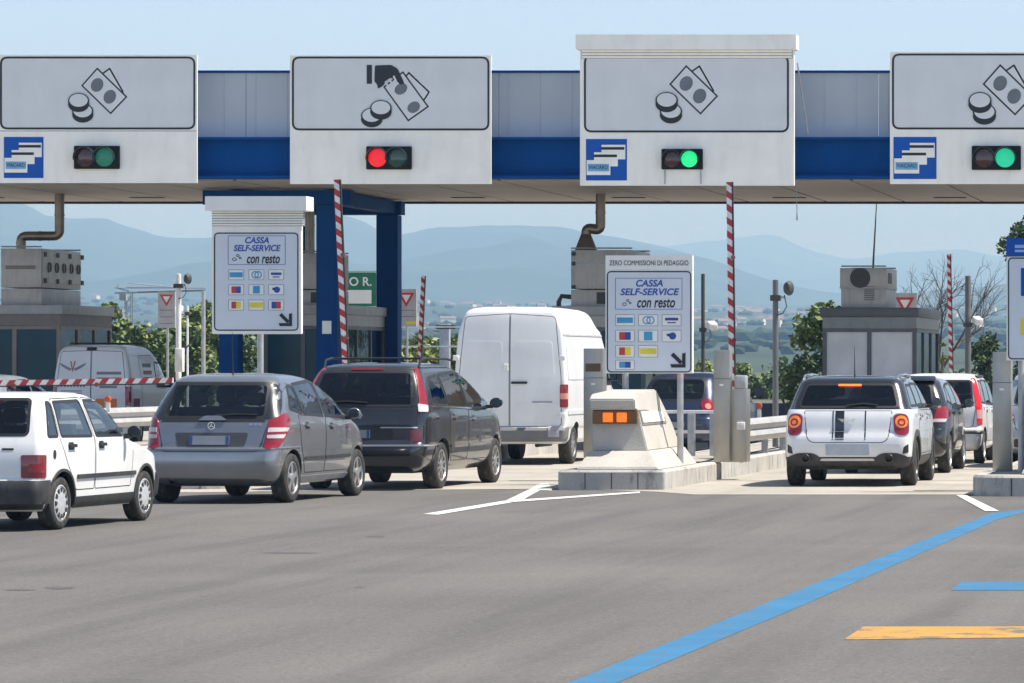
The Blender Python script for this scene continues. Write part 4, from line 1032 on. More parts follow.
def roof_unit(label, x0, x1, y0, y1, z0, z1, kind):
    t = thing('roof_unit', label, 'air unit', ((x0 + x1) / 2, y0, z0), 0, 'air conditioning units on the booth roofs')
    if kind == 'fan':
        zm = z0 + (z1 - z0) * .5
        wob('lower_case', B(x0, x1, y0, y1, z0, zm - .015, bev=.012), mAC, t, smooth=True); wob('upper_case', B(x0 - .02, x1 + .02, y0 - .02, y1, zm + .015, z1, bev=.012), mAC, t, smooth=True)
        wob('case_joint', B(x0 - .03, x1 + .03, y0 - .03, y1, zm - .014, zm + .014), mGalv, t)
        cx = x0 + (x1 - x0) * .43; cz = (zm + z1) / 2
        f = wob('fan_opening', LA([(-.05, .215), (-.02, .215), (-.02, .19), (-.045, .18), (-.02, .0005)], 'y', 28, (cx, y0, cz)), mACd, t, smooth=True); bm = bmesh.new()
        for k in range(4): r_ = .05 + .045 * k; ringface(bm, [(cx + r_ * math.cos(R(a)), cz + r_ * math.sin(R(a))) for a in range(0, 360, 20)], .008, 'y', y0 - .058, y0 - .05)
        wob('fan_guard', bm, M('guard_wire', (.1, .1, .1), .5), f)
        bm = bmesh.new(); ga, gb = x0 + (x1 - x0) * .52, x0 + (x1 - x0) * .74
        for k in range(7): zz = z0 + .16 + .045 * k; box(bm, ga, gb, y0 - .02, y0 - .002, zz, zz + .025)
        wob('grille', bm, M('grille_grey', (.16, .16, .16), .5), t)
        wob('side_grille', B(x1 + .021, x1 + .03, y0 + .2, y0 + .9, zm + .1, z1 - .1), mACd, t)
    else:
        zm = z0 + (z1 - z0) * .30
        wob('lower_case', B(x0, x1, y0, y1, z0, zm - .01, bev=.012), mAC, t, smooth=True); wob('upper_case', B(x0, x1, y0 - .01, y1, zm + .01, z1, bev=.012), mAC, t, smooth=True)
        if kind == 'ports':
            bm = bmesh.new()
            pn = wob('side_panel', B(x1 + .001, x1 + .02, y0 + .05, y1 - .05, zm + .12, z1 - .06), M('panel_pale', (.50, .50, .47), .5, dirt=.2), t)
            for k in range(5): 
                yy = y0 + .45 + .5 * k; wob('port_hole', LA([(.021, .11), (.05, .11), (.05, .085), (.03, .08), (.03, .0005)], 'x', 18, (x1, yy, (zm + z1) / 2 + .03)), M('port_dark', (.10, .10, .10), .5), pn, smooth=True)
            for k in range(4):
                for zz in (zm + .16, z1 - .12): wob('clamp', B(x1 + .021, x1 + .05, y0 + .1 + .85 * k, y0 + .22 + .85 * k, zz - .05, zz + .05), mACd, pn)
            wob('name_strip', B(x0 + .1, x1 - .12, y0 - .018, y0 - .011, (zm + z1) / 2 - .02, (zm + z1) / 2 + .06), M('strip_brown', (.22, .19, .17), .6), t)
        else:
            wob('vent_window', B(x0 + .55, x0 + .95, y0 - .02, y0 - .002, z0 + .05, zm - .06), mACd, t)
            for zz in (zm + .55, z1 - .08, zm + .05): wob('clamp', B(x0 + .02, x0 + .10, y0 - .03, y0 - .011, zz - .04, zz + .04), mACd, t)
            wob('side_rail', B(x0 + .1, x1, y0 - .025, y0 - .011, zm + .54, zm + .57), mGalv, t)
            bm = tube(bmesh.new(), [(x0 - .02, y0 + .1, z0 + .2), (x0 - .22, y0 + .1, z0 + .22), (x0 - .28, y0 + .1, z0 + .1), (x0 - .28, y0 + .1, z0 - .3)], .05, 8); wob('drain_pipe', bm, mACd, t, smooth=True)
    for yy in (y0 + .02, y1 - .02): wob('top_rail', T([(x0, yy, z1 + .04), (x1, yy, z1 + .04)], .018, 6), mGalv, t)
    return t
roof_unit('two stacked grey air units with a round dark fan, on the right booth roof', X(841, 85.3), X(886, 85.3), 85.3, 87.3, 2.922, Zz(268, 85.3), 'fan')
roof_unit('grey roof unit with a row of port holes, on the far left booth', X(1, 85.3), X(41.5, 85.3), 85.3, 88.0, 2.982, Zz(248.5, 85.3), 'ports')
roof_unit('grey roof unit feeding the bent flue behind the central payment sign', X(571, 85.3), X(632, 85.3), 85.3, 87.6, 2.952, Zz(250, 85.3), 'plain')
roof_unit('grey roof unit half hidden between the shuttered payment sign and the blue column', X(284, 85.4), X(327, 85.4), 85.5, 87.3, 2.982, Zz(253, 85.4), 'plain')
mFlue = M('flue_steel', (.26, .22, .18), .35, .8, var=.2, scale=3, dirt=.3)
def flue(label, pts, r, funnel=None):
    t = thing('exhaust_flue', label, 'pipe', pts[0], 0, 'exhaust flues from the booths up to the canopy'); P = []
    V = [Vector(p) for p in pts]
    for i, p in enumerate(V):
        if 0 < i < len(V) - 1:
            a = p + (V[i - 1] - p).normalized() * r * 1.3; b = p + (V[i + 1] - p).normalized() * r * 1.3
            for k in range(6): u = k / 5; P.append((1 - u) ** 2 * a + 2 * u * (1 - u) * p + u * u * b)
        else: P.append(p)
    wob('pipe', tube(bmesh.new(), P, r, 16), mFlue, t, smooth=True, ang=60)
    for a, b in zip(V, V[1:]):
        c = a.lerp(b, .5); d = (b - a).normalized(); wob('pipe_collar', T([c - d * .02, c + d * .02], r * 1.08, 16), mFlue, t, smooth=True)
    if funnel: wob('funnel', LA([(funnel[0], r * 2.3), (funnel[1], r * 1.02)], 'z', 16, (pts[0][0], pts[0][1], 0)), mFlue, t, smooth=True)
Yf = 86.0
flue('bent steel flue rising from the far left roof unit to the canopy', [(X(21, Yf), Yf, Zz(250, Yf)), (X(21, Yf), Yf, Zz(236, Yf)), (X(59.5, Yf), Yf, Zz(236, Yf)), (X(59.5, Yf), Yf, zs_)], .10)
flue('bent steel flue rising with a funnel behind the central payment sign', [(X(586, Yf), Yf, Zz(246, Yf)), (X(586, Yf), Yf, Zz(227, Yf)), (X(600.5, Yf), Yf, Zz(231, Yf)), (X(600.5, Yf), Yf, zs_)], .105, funnel=(Zz(250, Yf), Zz(234, Yf)))
flue('short dark flue behind the blue column under the canopy', [(X(310, Yf + 1), Yf + 1, Zz(253, Yf)), (X(310, Yf + 1), Yf + 1, zs_)], .10)
tag(obj('radio_aerial', T([(X(873, 86.5), 86.5, Zz(268, 86.5)), (X(876.5, 86.5), 86.5, Zz(204, 86.5))], [.022, .010], 6), mACd), 'thin leaning aerial on top of the right booth fan unit', 'aerial')

# ------------------------------------------------------------------ guard rails
def guard_rail(label, path, z, h=.34, posts=4, group='steel guard rails'):
    t = thing('guard_rail', label, 'guard rail', (path[0][0], path[0][1], .266), 0, group)
    prof = [(0, 0), (.045, .05), (.075, .085), (.045, .125), (.0, .17), (.045, .215), (.075, .255), (.045, .29), (0, .34)]
    a, b = Vector((*path[0], 0)), Vector((*path[1], 0)); d = (b - a).normalized(); nrm = Vector((d.y, -d.x, 0)); bm = bmesh.new(); n = 24
    rings = []
    for p in (a, b): rings.append([bm.verts.new(p + nrm * u + Vector((0, 0, z + v * h / .34))) for u, v in prof] + [bm.verts.new(p + nrm * (u - .008) + Vector((0, 0, z + v * h / .34))) for u, v in prof[::-1]])
    m_ = len(rings[0])
    for i in range(m_): bm.faces.new((rings[0][i], rings[0][(i + 1) % m_], rings[1][(i + 1) % m_], rings[1][i]))
    bm.faces.new(rings[0]); bm.faces.new(rings[1][::-1]); bmesh.ops.recalc_face_normals(bm, faces=bm.faces)
    wob('beam', bm, M('rail_zinc', (.43, .435, .43), .5, .25, var=.12, dirt=.25), t, smooth=True, ang=50)
    for k in range(posts):
        p = a.lerp(b, (k + .25) / posts) - nrm * .10
        wob('post', B(p.x - .05, p.x + .05, p.y - .03, p.y + .03, .2, z + h * .95), mGalv, t)
    return t
guard_rail('steel guard rail running along the central island from the short cabinet', ((-8.98, 60.6), (-8.85, 72.5)), .50, .36, 6)
guard_rail('pale steel guard rail behind the white hatchback, running up the left island', ((-20.9, 64.5), (-20.75, 73.0)), .62, .34, 5)
def hoop():
    Y = 63.2; t = thing('hoop_barrier', 'low grey steel guard frame behind the attenuator, two square legs', 'barrier', (X(695, Y), Y, .266))
    for px in (691, 713): wob('leg', B(X(px, Y) - .055, X(px, Y) + .055, Y, Y + .10, .266, .93, bev=.006), mGalv, t)
    for z in (.62, .935): wob('rail', B(X(660, Y), X(717, Y), Y + .02, Y + .06, z, z + .05, bev=.006), mWhW, t)
hoop()
def marker(label, px, Y, py):
    t = thing('lamp_marker', label, 'marker', (X(px, Y), Y, Zz(py, Y)), 0, 'small orange markers on the guard rails')
    wob('orange_lens', LA([(-.05, .0005), (-.045, .045), (.02, .05), (.02, .0005)], 'y', 18, (X(px, Y), Y, Zz(py, Y) + .10)), M('orange_marker', (.55, .08, .02), .4), t, smooth=True)
    wob('stem', B(X(px, Y) - .03, X(px, Y) + .03, Y - .0, Y + .03, Zz(py, Y) - .12, Zz(py, Y) + .04), mWhW, t)
marker('small orange marker standing on the pale rail behind the white hatchback', 108, 66.0, 405)
marker('small orange and white marker on the central guard rail beside the short cabinet', 759, 64.0, 412)

# ------------------------------------------------------------------ poles, cameras, small signs
def pole(label, px, Y, pyt, r=.05, cam_py=None, side=1, dark=False, head='cam', m=None, z0=.0):
    t = thing('camera_pole', label, 'pole', (X(px, Y), Y, z0), 0, 'slim poles with cameras'); x = X(px, Y); zt = Zz(pyt, Y)
    wob('pole', LA([(z0, r), (zt, r * .9), (zt + .01, .001)], 'z', 12, (x, Y, 0)), m or mGalv, t, smooth=True, ang=50)
    if cam_py:
        z = Zz(cam_py, Y); ar = wob('bracket', T([(x, Y, z - .06), (x + side * .16, Y - .05, z - .06)], .022, 6), mGalv, t)
        wob('clamp', B(x - r - .03, x + r + .03, Y - r - .02, Y + r + .02, z - .12, z - .02), mACd, t)
        if head == 'cam':
            bm = B(-.09, .09, -.30, .10, -.08, .08, bev=.02); bmesh.ops.transform(bm, matrix=Matrix.Translation((x + side * .22, Y - .05, z + .05)) @ Matrix.Rotation(R(12), 4, 'X') @ Matrix.Rotation(R(20 * side), 4, 'Z'), verts=bm.verts)
            wob('camera', bm, mWhW if not dark else mACd, t, smooth=True)
        else:
            bm = bmesh.new(); lathe(bm, [(-.10, .04), (-.08, .085), (0, .11), (.05, .10), (.05, .0005)], 'y', 18); bmesh.ops.transform(bm, matrix=Matrix.Translation((x + side * .24, Y - .05, z + .10)) @ Matrix.Rotation(R(-25), 4, 'Z') @ Matrix.Diagonal((.75, 1, 1.2, 1)), verts=bm.verts)
            wob('pole_head', bm, mACd, t, smooth=True)
        wob('cable', T([(x + side * .16, Y - .04, z - .02), (x + side * .20, Y - .04, z - .22), (x + side * .13, Y - .04, z - .34), (x + side * .02, Y - .06, z - .38)], .010, 5), mACd, t)
    return t
pole('slim dark pole with a white camera, just right of the central payment sign', 703, 97, 274, .05, 327, 1, m=mACd)
pole('grey pole with a dark lamp head, between the steel pillar and the bushy tree', 775.5, 70, 280, .055, 294, 1, True, 'lamp', m=M('pole_grey', (.13, .135, .14), .55, .2))
pole('grey pole with a white camera, right of the bare tree', 968, 99, 276, .08, 322, 1, m=M('pole_grey', (.13, .135, .14), .55, .2))
pole('thick pale pole with an angled speed camera head, right of the left give way sign', 178.5, 96, 274, .07, 283, 1, True, 'lamp', m=mWhW)  # lamp shape stands in for a small angled speed camera
pole('plain grey pole right of the thick pale pole, carrying a wire', 203.5, 100, 291, .055)
pole('thin white pole with a small white camera, between the two poles at left', 187.5, 104, 306, .03, 311, -1, m=mWhW)
tag(obj('overhead_wire', T([(X(138, 100), 100, Zz(292, 100)), (X(205, 100), 100, Zz(290, 100))], .012, 5), mACd), 'thin wire stretched between the poles at the left', 'wire')
tag(obj('stay_wire', T([(X(203, 100), 100, Zz(328, 100)), (X(166, 100), 100, Zz(372, 100))], .018, 5), mACd), 'dark stay wire slanting down from the plain grey pole', 'wire')
def white_box():
    Y = 95.8; tag(obj('junction_box', B(X(177, Y), X(185, Y), Y - .2, Y - .02, Zz(372, Y), Zz(348, Y), bev=.02), mWhW, smooth=True), 'white junction box fixed low on the thick pale pole', 'box')
white_box()
def give_way(label, px0, px1, py0, py1, Y, post=True, yellow=False):
    bd = Board('give_way_sign', label, 'sign', Y, (px0 + px1) / 2, FPX * CAMH / Y + PPY, 'give way signs')
    bd.rect('sign_panel', px0, py0, px1, py1, 0, .05, M('panel_greyish', (.46, .45, .45), .5, dirt=.15)); w = px1 - px0; cx = (px0 + px1) / 2; hw = w * .40; ty = py0 + w * .18
    tri = [(cx - hw, ty), (cx + hw, ty), (cx, ty + hw * 1.75)]; bm = bmesh.new(); p = bd.poly(tri); layer(bm, inset(p, .002), -.004, 1); ringface(bm, p, hw * .26 * bd.k, 'y', -.008, -.0045, 0); obj('triangle', bm, [mCardRed, mWhiteP], bd.root)
    yb = ty + hw * 1.75
    for k in range(3):
        yy = yb + (py1 - yb) * (k + .55) / 3.2
        if yellow and k == 2: bd.rect('yellow_plate', cx, yy - 1.5, px1 - 1, yy + 1.5, -.005, -.0005, mYellow)
        else: bd.rect('text_line', px0 + 2, yy - .5, px1 - 2, yy + .5, -.003, -.0005, M('line_grey', (.25, .25, .25), .6))
    if post: a = bd.P(cx, py0 + 5); obj('post', LA([(0, .03), (a[1], .03)], 'z', 10, (a[0], .09, 0)), mGalv, bd.root, smooth=True)
give_way('grey panel with a red give way triangle beside the thick pale pole', 158, 175, 291.5, 328, 97)
give_way('grey give way panel with a yellow plate, right of the dark blue column', 396, 416.5, 289, 326.5, 96, yellow=True)
give_way('grey panel with a red give way triangle, half behind the right booth fan unit', 893, 917, 293, 330, 97)
def green_sign():
    Y = 98; bd = Board('direction_sign', 'green direction sign with white letters, between the blue columns', 'sign', Y, 352, FPX * CAMH / Y + PPY)
    bd.rect('sign_panel', 318, 271, 377.5, 307.5, 0, .06, M('sign_green', (.01, .17, .09), .5)); bd.border('sign_border', 318.6, 271.6, 377, 307, .8, 2, mWhiteP, -.004, -.0005)
    bd.write('IO R.', 359, 282, 8.5, mWhiteP, width=25, bold=.006)
    bd.rect('white_panel', 340, 290, 371.5, 303.5, -.005, -.0006, mWhiteP)
    for px in (325, 372): a = bd.P(px, 280); obj('post', LA([(0, .05), (a[1], .05)], 'z', 10, (a[0], .13, 0)), mGalv, bd.root, smooth=True)
green_sign()
def far_fence():
    Y = 128; t = thing('rail_fence', 'white two rail fence on a thick grey post, left of the tall white van', 'fence', (X(445, Y), Y, 0))
    wob('post', B(X(445, Y) - .16, X(445, Y) + .16, Y - .1, Y + .1, 0, Zz(324, Y), bev=.02), mGalv, t, smooth=True)
    wob('post_cap', B(X(445, Y) - .26, X(445, Y) + .36, Y - .14, Y - .102, Zz(329, Y), Zz(325, Y)), mACd, t)
    for py in (327, 346.5):
        wob('rail', B(X(398, Y), X(480, Y), Y - .2, Y - .15, Zz(py, Y) - .025, Zz(py, Y) + .025), mWhW, t)
    wob('post', B(X(400, Y) - .05, X(400, Y) + .05, Y - .1, Y + .0, 0, Zz(326, Y)), mGalv, t)
far_fence()
tag(obj('screen_wall', B(X(735, 118), X(830, 118), 118, 118.25, -.05, Zz(403, 118) , bev=.02), M('wall_navy', (.022, .03, .05), .7, dirt=.2)), 'low dark blue wall beyond the lanes, left of the striped white crossover', 'wall')
def crane():
    Y = 420; t = thing('tower_crane', 'distant pale tower crane above the trees on the left', 'crane', (X(129, Y), Y, -.06)); x = X(129, Y); m = M('crane_grey', (.30, .31, .33), .6)
    zt = Zz(283, Y); bm = bmesh.new()
    for dx, dy in ((-.3, -.3), (.3, -.3), (-.3, .3), (.3, .3)): box(bm, x + dx - .05, x + dx + .05, Y + dy - .05, Y + dy + .05, 0, zt - 1)
    z = 0
    while z < zt - 1.5: tube(bm, [(x - .3, Y - .3, z), (x + .3, Y - .3, z + 1)], .04, 4); z += 1
    wob('mast', bm, m, t); zj = Zz(293, Y); bm = bmesh.new(); tube(bm, [(x - 1.5, Y, zj), (X(206, Y), Y, zj + .25)], .09, 5); tube(bm, [(x - 1.5, Y, zj + .55), (X(206, Y), Y, zj + .55)], .07, 5)
    wob('jib', bm, m, t); wob('counter_jib', T([(x, Y, zj + .2), (X(118, Y), Y, zj + .5), (X(118, Y), Y, zj + .9)], .07, 5), m, t)
    wob('cab', B(x - .75, x - .05, Y - .9, Y - .4, zj - .8, zj - .1), m, t); wob('tie_bar', T([(x, Y, zt), (X(175, Y), Y, zj + .6)], .05, 4), m, t)
crane()

# ------------------------------------------------------------------ road markings and patches
def marking(name, pts, m, z=.005, thick=0):
    bm = bmesh.new(); P = [at(px, py) for px, py in pts]; bm.faces.new([bm.verts.new((p.x, p.y, z)) for p in P]); bm.normal_update()
    for f in bm.faces:
        if f.normal.z < 0: f.normal_flip()
    return tag(obj(name, bm, m), kind='structure')
marking('blue_line', [(569, 683), (617, 683), (812, 601.5), (998, 519.5), (1024, 512.5), (1080, 508), (1080, 504), (1024, 509), (990, 513.8), (812, 585)], mPaintB, .0022)
g0, g1 = at(569, 683), at(617, 683); e0, e1 = at(812, 585), at(812, 601.5)
bm = bmesh.new(); k = 1.1
vs = [g1, g0, g0 + (g0 - e0) * k, g1 + (g1 - e1) * k]; bm.faces.new([bm.verts.new((v.x, v.y - .002, .0022)) for v in vs]); tag(obj('blue_line', bm, mPaintB), kind='structure')
marking('blue_dash', [(951, 590.5), (1100, 590.5), (1100, 582), (962, 582)], mPaintB, .0026)
marking('yellow_dash', [(844, 640), (1100, 637), (1100, 626.5), (863, 627)], mPaintY, .0030)
marking('white_line', [(423, 514.5), (438, 515.2), (513, 502.6), (505, 501)], mPaintW, .0064)
marking('white_line', [(505.5, 501), (514, 502.4), (640, 493.4), (640, 491.9)], mPaintW, .0068)
marking('white_line', [(506, 500.9), (521, 501.2), (540, 490.6), (552, 490.9), (552, 489), (548, 483.5), (540, 484), (531, 489)], mPaintW, .0072)
marking('white_line', [(956, 495.5), (966, 495.5), (999, 511.5), (985, 511.5)], mPaintW, .0076)
mPatch = M('tar_patch', (.075, .072, .068), .9, var=.3, scale=3)
for i, (cx, cy, rx, ry) in enumerate(((60, 588, 15, 1.8), (20, 590, 18, 1.0), (292, 553, 30, .8), (376, 536.5, 10, 1.2), (360, 587.5, 6, .8))):
    rd = random.Random(i); marking('tar_patch', [(cx + math.cos(R(a)) * rx * rd.uniform(.7, 1.1), cy + math.sin(R(a)) * ry * rd.uniform(.6, 1.1)) for a in range(0, 360, 24)], mPatch, .0015)
mCrack = M('crack_tar', (.075, .072, .069), .9)
def crack(pts, w):
    bm = bmesh.new(); rd = random.Random(len(pts)); P = [at(*p) for p in pts]; Q = []
    for a, b in zip(P, P[1:]):
        for k in range(14): q = a.lerp(b, k / 14); Q.append(q + Vector((rd.uniform(-.05, .05), rd.uniform(-.05, .05), 0)))
    d = (P[-1] - P[0]).normalized(); nn = Vector((-d.y, d.x, 0))
    A = [(bm.verts.new((*(q + nn * w * rd.uniform(.2, 1)).xy, .0034)), bm.verts.new((*(q - nn * w * rd.uniform(.2, 1)).xy, .0034))) for q in Q]
    for (a, b), (c_, d_) in zip(A, A[1:]): bm.faces.new((a, b, d_, c_))
    tag(obj('crack', bm, mCrack), kind='structure')
# ------------------------------------------------------------------ vehicles
def rear_axle_at(px, py, local, rz):
    """root location so that the local ground point stands at the photo pixel"""
    w = at(px, py, 0); l = Matrix.Rotation(rz, 3, 'Z') @ Vector((*local, 0)); r = w - l; r.z = 0; return r
pWhite = M('white_paint', (.74, .745, .74), .3, coat=.6, var=.04, scale=2, dirt=.16, dirtcol=(.42, .40, .36))
pVan = M('van_white_paint', (.73, .735, .735), .35, coat=.4, var=.05, scale=1.6, dirt=.2, dirtcol=(.42, .40, .37))
pPearl = M('pearl_white_paint', (.73, .74, .75), .25, .1, coat=.8, var=.04, scale=2, dirt=.1, dirtcol=(.4, .39, .37))
pSilver = M('grey_silver_paint', (.25, .262, .285), .24, .65, coat=.9, var=.05, scale=2, dirt=.14, dirtcol=(.20, .19, .175))
pGraph = M('graphite_paint', (.026, .027, .032), .25, .4, coat=1, var=.08, scale=2, dirt=.12, dirtcol=(.12, .115, .105))
pBlack = M('black_paint', (.014, .015, .017), .22, .1, coat=1, var=.06, scale=2, dirt=.15, dirtcol=(.09, .085, .08))
pDark = M('charcoal_paint', (.018, .019, .02), .22, .3, coat=1, var=.08, scale=2, dirt=.12, dirtcol=(.14, .13, .12))
pNavy = M('navy_paint', (.022, .034, .075), .3, .3, coat=.9, var=.08, scale=2, dirt=.2, dirtcol=(.1, .1, .1))
pIce = M('pale_blue_silver_paint', (.40, .45, .50), .3, .5, coat=.8, var=.05, scale=2, dirt=.1)

QUEUE = 'vehicles queuing for the toll gates'
# 1 --- white small hatchback, bottom left
rz = R(-4.2)
c = Car('hatchback_car', 'boxy white old hatchback with black bumpers, nearest the camera at the far left', 'car',
        rear_axle_at(57, 529.5, (.70, .62), rz), rz,
        [(.20, .14, 3.58, .70, .12, .25), (.27, .04, 3.64, .755, .12, .3), (.50, .02, 3.66, .775, .12, .3), (.54, .05, 3.62, .78, .10, .3), (.70, .05, 3.56, .782, .09, .3),
         (.80, .06, 3.25, .782, .09, .35), (.88, .08, 2.85, .778, .09, .4), (.93, .10, 2.66, .77, .09, .35), (1.10, .17, 2.42, .725, .09, .3), (1.28, .25, 2.14, .67, .10, .3),
         (1.36, .31, 1.95, .63, .12, .35), (1.405, .42, 1.75, .56, .2, .4), (1.42, .7, 1.45, .40, .25, .4)],
        dict(y=[(.62, .275), (2.98, .275)], w=.165, rim=.68, **{'in': .03}), pWhite, QUEUE)
c.cavity(.46, 2.55); c.arches(.06)
c.window('rear_window', rpoly([(-.58, .985), (.58, .985), (.545, 1.345), (-.545, 1.345)], .05), 'rear')
c.window('windshield', rpoly([(-.6, .99), (.6, .99), (.5, 1.33), (-.5, 1.33)], .06), 'front', G_MID)
QG = rpoly([(.30, .965), (.54, .965), (.56, 1.31), (.47, 1.315)], .03, 3); RG = rpoly([(.62, .965), (1.41, .955), (1.31, 1.325), (.64, 1.315)], .03, 3); FG = rpoly([(1.52, .955), (2.44, .95), (2.04, 1.27, .08), (1.90, 1.32), (1.43, 1.325)], .03, 3)
RD = rpoly([(.98, .40), (1.455, .40), (1.455, .92), (1.37, 1.36), (.59, 1.35), (.58, .92), (.74, .68)], .03, 3); FD = rpoly([(1.475, .40), (2.50, .40), (2.56, .75), (2.53, .93), (2.06, 1.33), (1.40, 1.36), (1.475, .92)], .03, 3)
for sg, v in ((1, 'right'), (-1, 'left')):
    c.window('side_window', QG, v, G_MID); 
    d = c.decal('door_gap', inset(dens(RD, .07), -.004), v, mTrim, off=.0015, depth=.004, hole=inset(dens(RD, .07), .006)); c.window('side_window', RG, v, G_MID); c.handle(.84, .86, sg, d, mBlack)
    d = c.decal('door_gap', inset(dens(FD, .07), -.004), v, mTrim, off=.0015, depth=.004, hole=inset(dens(FD, .07), .006)); c.window('side_window', FG, v, G_MID); c.handle(1.64, .86, sg, d, mBlack)
    c.decal('fuel_cap' if sg > 0 else 'vent_grille', [(.42 + .035 * math.cos(a * .6), .78 + .05 * math.sin(a * .6)) for a in range(10)], v, mBlack, off=.004, depth=.005)
    u = lambda x, y: x * math.cos(R(35)) + y * math.sin(R(35))
    l = c.decal('tail_light', rpoly([(u(.56, .05), .545), (u(.785, .15), .545), (u(.785, .15), .78), (u(.56, .05), .78)], .02, 3), (sg, 35), mDkRed, off=.010, depth=.02)
    c.decal('brake_lens', rpoly([(u(.64, .05), .60), (u(.785, .10), .60), (u(.785, .10), .69), (u(.64, .05), .69)], .02, 3), (sg, 35), mRed, off=.014, depth=.006, parent=l)
    c.decal('arch_lip', [(.62 + .355 * math.cos(R(a)), .275 + .355 * math.sin(R(a))) for a in range(-8, 189, 7)] + [(.62 + .325 * math.cos(R(a)), .275 + .325 * math.sin(R(a))) for a in range(188, -9, -7)], v, mTrim, off=.012, depth=.02)
    c.decal('arch_lip', [(2.98 + .355 * math.cos(R(a)), .275 + .355 * math.sin(R(a))) for a in range(-8, 189, 7)] + [(2.98 + .325 * math.cos(R(a)), .275 + .325 * math.sin(R(a))) for a in range(188, -9, -7)], v, mTrim, off=.012, depth=.02)
    c.decal('side_moulding', rrect(.98, 2.63, .515, .56, .01, 2), v, mTrim, off=.014, depth=.02)
    c.decal('sill_moulding', rrect(1.0, 2.62, .215, .33, .01, 2), v, mTrim, off=.008, depth=.02)
c.band('rear_bumper', .22, .52, -.2, .27, mTrim, off=.03, depth=.06)
c.band('front_bumper', .22, .52, 3.36, 4, mTrim, off=.03, depth=.06)
c.panel('tailgate', rpoly([(-.60, .58), (.60, .58), (.55, 1.385), (-.55, 1.385)], .05), 'rear') if 0 else None
c.decal('badge', rrect(.34, .46, .83, .85, .005, 2), 'rear', mInk, off=.004, depth=.003)
c.plate(0, .66, w=.5)
c.mirrors(2.30, .99, .76, size=(.075, .06, .06)); c.seats(1.35, .45, z=.42); c.put_wheels('cap', mCap); c.floor(.3, 3.3)
c.wiper([(.3, .97), (-.25, .99)]); c.finish()

# 2 --- silver grey compact hatchback
rz = R(-4.2)
c = Car('compact_car', 'silver grey compact hatchback with red tail lights and alloy wheels, second in the queue', 'car',
        rear_axle_at(286, 502.5, (.76, .60), rz), rz,
        [(.22, .20, 3.66, .74, .12, .3), (.31, .05, 3.76, .83, .14, .4), (.50, .0, 3.82, .868, .16, .45), (.66, .01, 3.83, .88, .18, .45), (.70, .05, 3.81, .882, .18, .45), (.84, .08, 3.70, .882, .2, .45),
         (.96, .11, 3.40, .876, .2, .45), (1.03, .14, 3.08, .868, .2, .4), (1.10, .18, 2.92, .845, .2, .36), (1.25, .28, 2.66, .795, .2, .34), (1.42, .42, 2.28, .72, .2, .34), (1.52, .50, 1.98, .655, .2, .36),
         (1.565, .60, 1.76, .58, .22, .4), (1.588, .82, 1.5, .46, .25, .4), (1.60, 1.05, 1.35, .30, .2, .3)],
        dict(y=[(.60, .305), (3.17, .305)], w=.195, rim=.66), pSilver, QUEUE)
c.cavity(.50, 2.95); c.arches(.05)
c.window('rear_window', rpoly([(-.64, 1.06), (.64, 1.06), (.585, 1.46), (-.585, 1.46)], .06), 'rear', G_MID)
bg = dens(rpoly([(-.80, 1.02), (.80, 1.02), (.685, 1.50), (-.685, 1.50)], .06), .07); inn = dens(rpoly([(-.64, 1.06), (.64, 1.06), (.585, 1.46), (-.585, 1.46)], .06), .0649)
c.window('windshield', rpoly([(-.66, 1.10), (.66, 1.10), (.52, 1.50), (-.52, 1.50)], .08), 'front', G_MID)
QG = rpoly([(.60, 1.16), (.98, 1.10), (.94, 1.435), (.78, 1.43)], .04, 3); RG = rpoly([(1.03, 1.09), (1.72, 1.06), (1.72, 1.50), (.99, 1.455)], .04, 3); FG = rpoly([(1.80, 1.06), (2.86, 1.03), (2.35, 1.37, .1), (2.0, 1.49), (1.78, 1.505)], .04, 3)
RD = rpoly([(1.05, .36), (1.755, .36), (1.755, 1.05), (.80, 1.08), (.86, .72)], .04, 3); FD = rpoly([(1.775, .36), (2.72, .36), (2.90, .70), (2.90, 1.0), (1.775, 1.045)], .04, 3)
for sg, v in ((1, 'right'), (-1, 'left')):
    for q in (QG, RG, FG): c.window('side_window', q, v, G_MID, sw=.02)
    d = c.panel('rear_door', RD, v); c.handle(1.08, .95, sg, d); c.decal('side_moulding', rrect(1.0, 1.745, .52, .56, .01, 2), v, mTrim, off=.012, depth=.012, parent=d)
    d = c.panel('front_door', FD, v); c.handle(2.0, .93, sg, d); c.decal('side_moulding', rrect(1.785, 2.80, .52, .56, .01, 2), v, mTrim, off=.012, depth=.012, parent=d)
    al = 42; u = lambda x, y: x * math.cos(R(al)) + y * math.sin(R(al))
    lo = rpoly([(u(.66, .06), .66), (u(.86, .10), .68), (u(.88, .34), .86), (u(.86, .48), 1.02), (u(.82, .42), 1.12), (u(.73, .12), 1.02), (u(.71, .08), .85)], .05, 4)
    l = c.decal('tail_light', lo, (sg, al), mRed, off=.012, depth=.025)
    c.decal('reverse_lens', rpoly([(u(.715, .07), .80), (u(.86, .22), .80), (u(.88, .40), .93), (u(.73, .1), .93)], .02, 3), (sg, al), mClear, off=.016, depth=.006, parent=l)
    c.decal('lens_bar', rpoly([(u(.71, .07), .845), (u(.87, .30), .855), (u(.87, .32), .885), (u(.72, .09), .875)], .01, 2), (sg, al), mRed, off=.019, depth=.005, parent=l)
    c.decal('sill_moulding', rrect(.96, 2.84, .25, .32, .01, 2), v, M('sill_silver', (.45, .45, .46), .4, .4), off=.006, depth=.02)
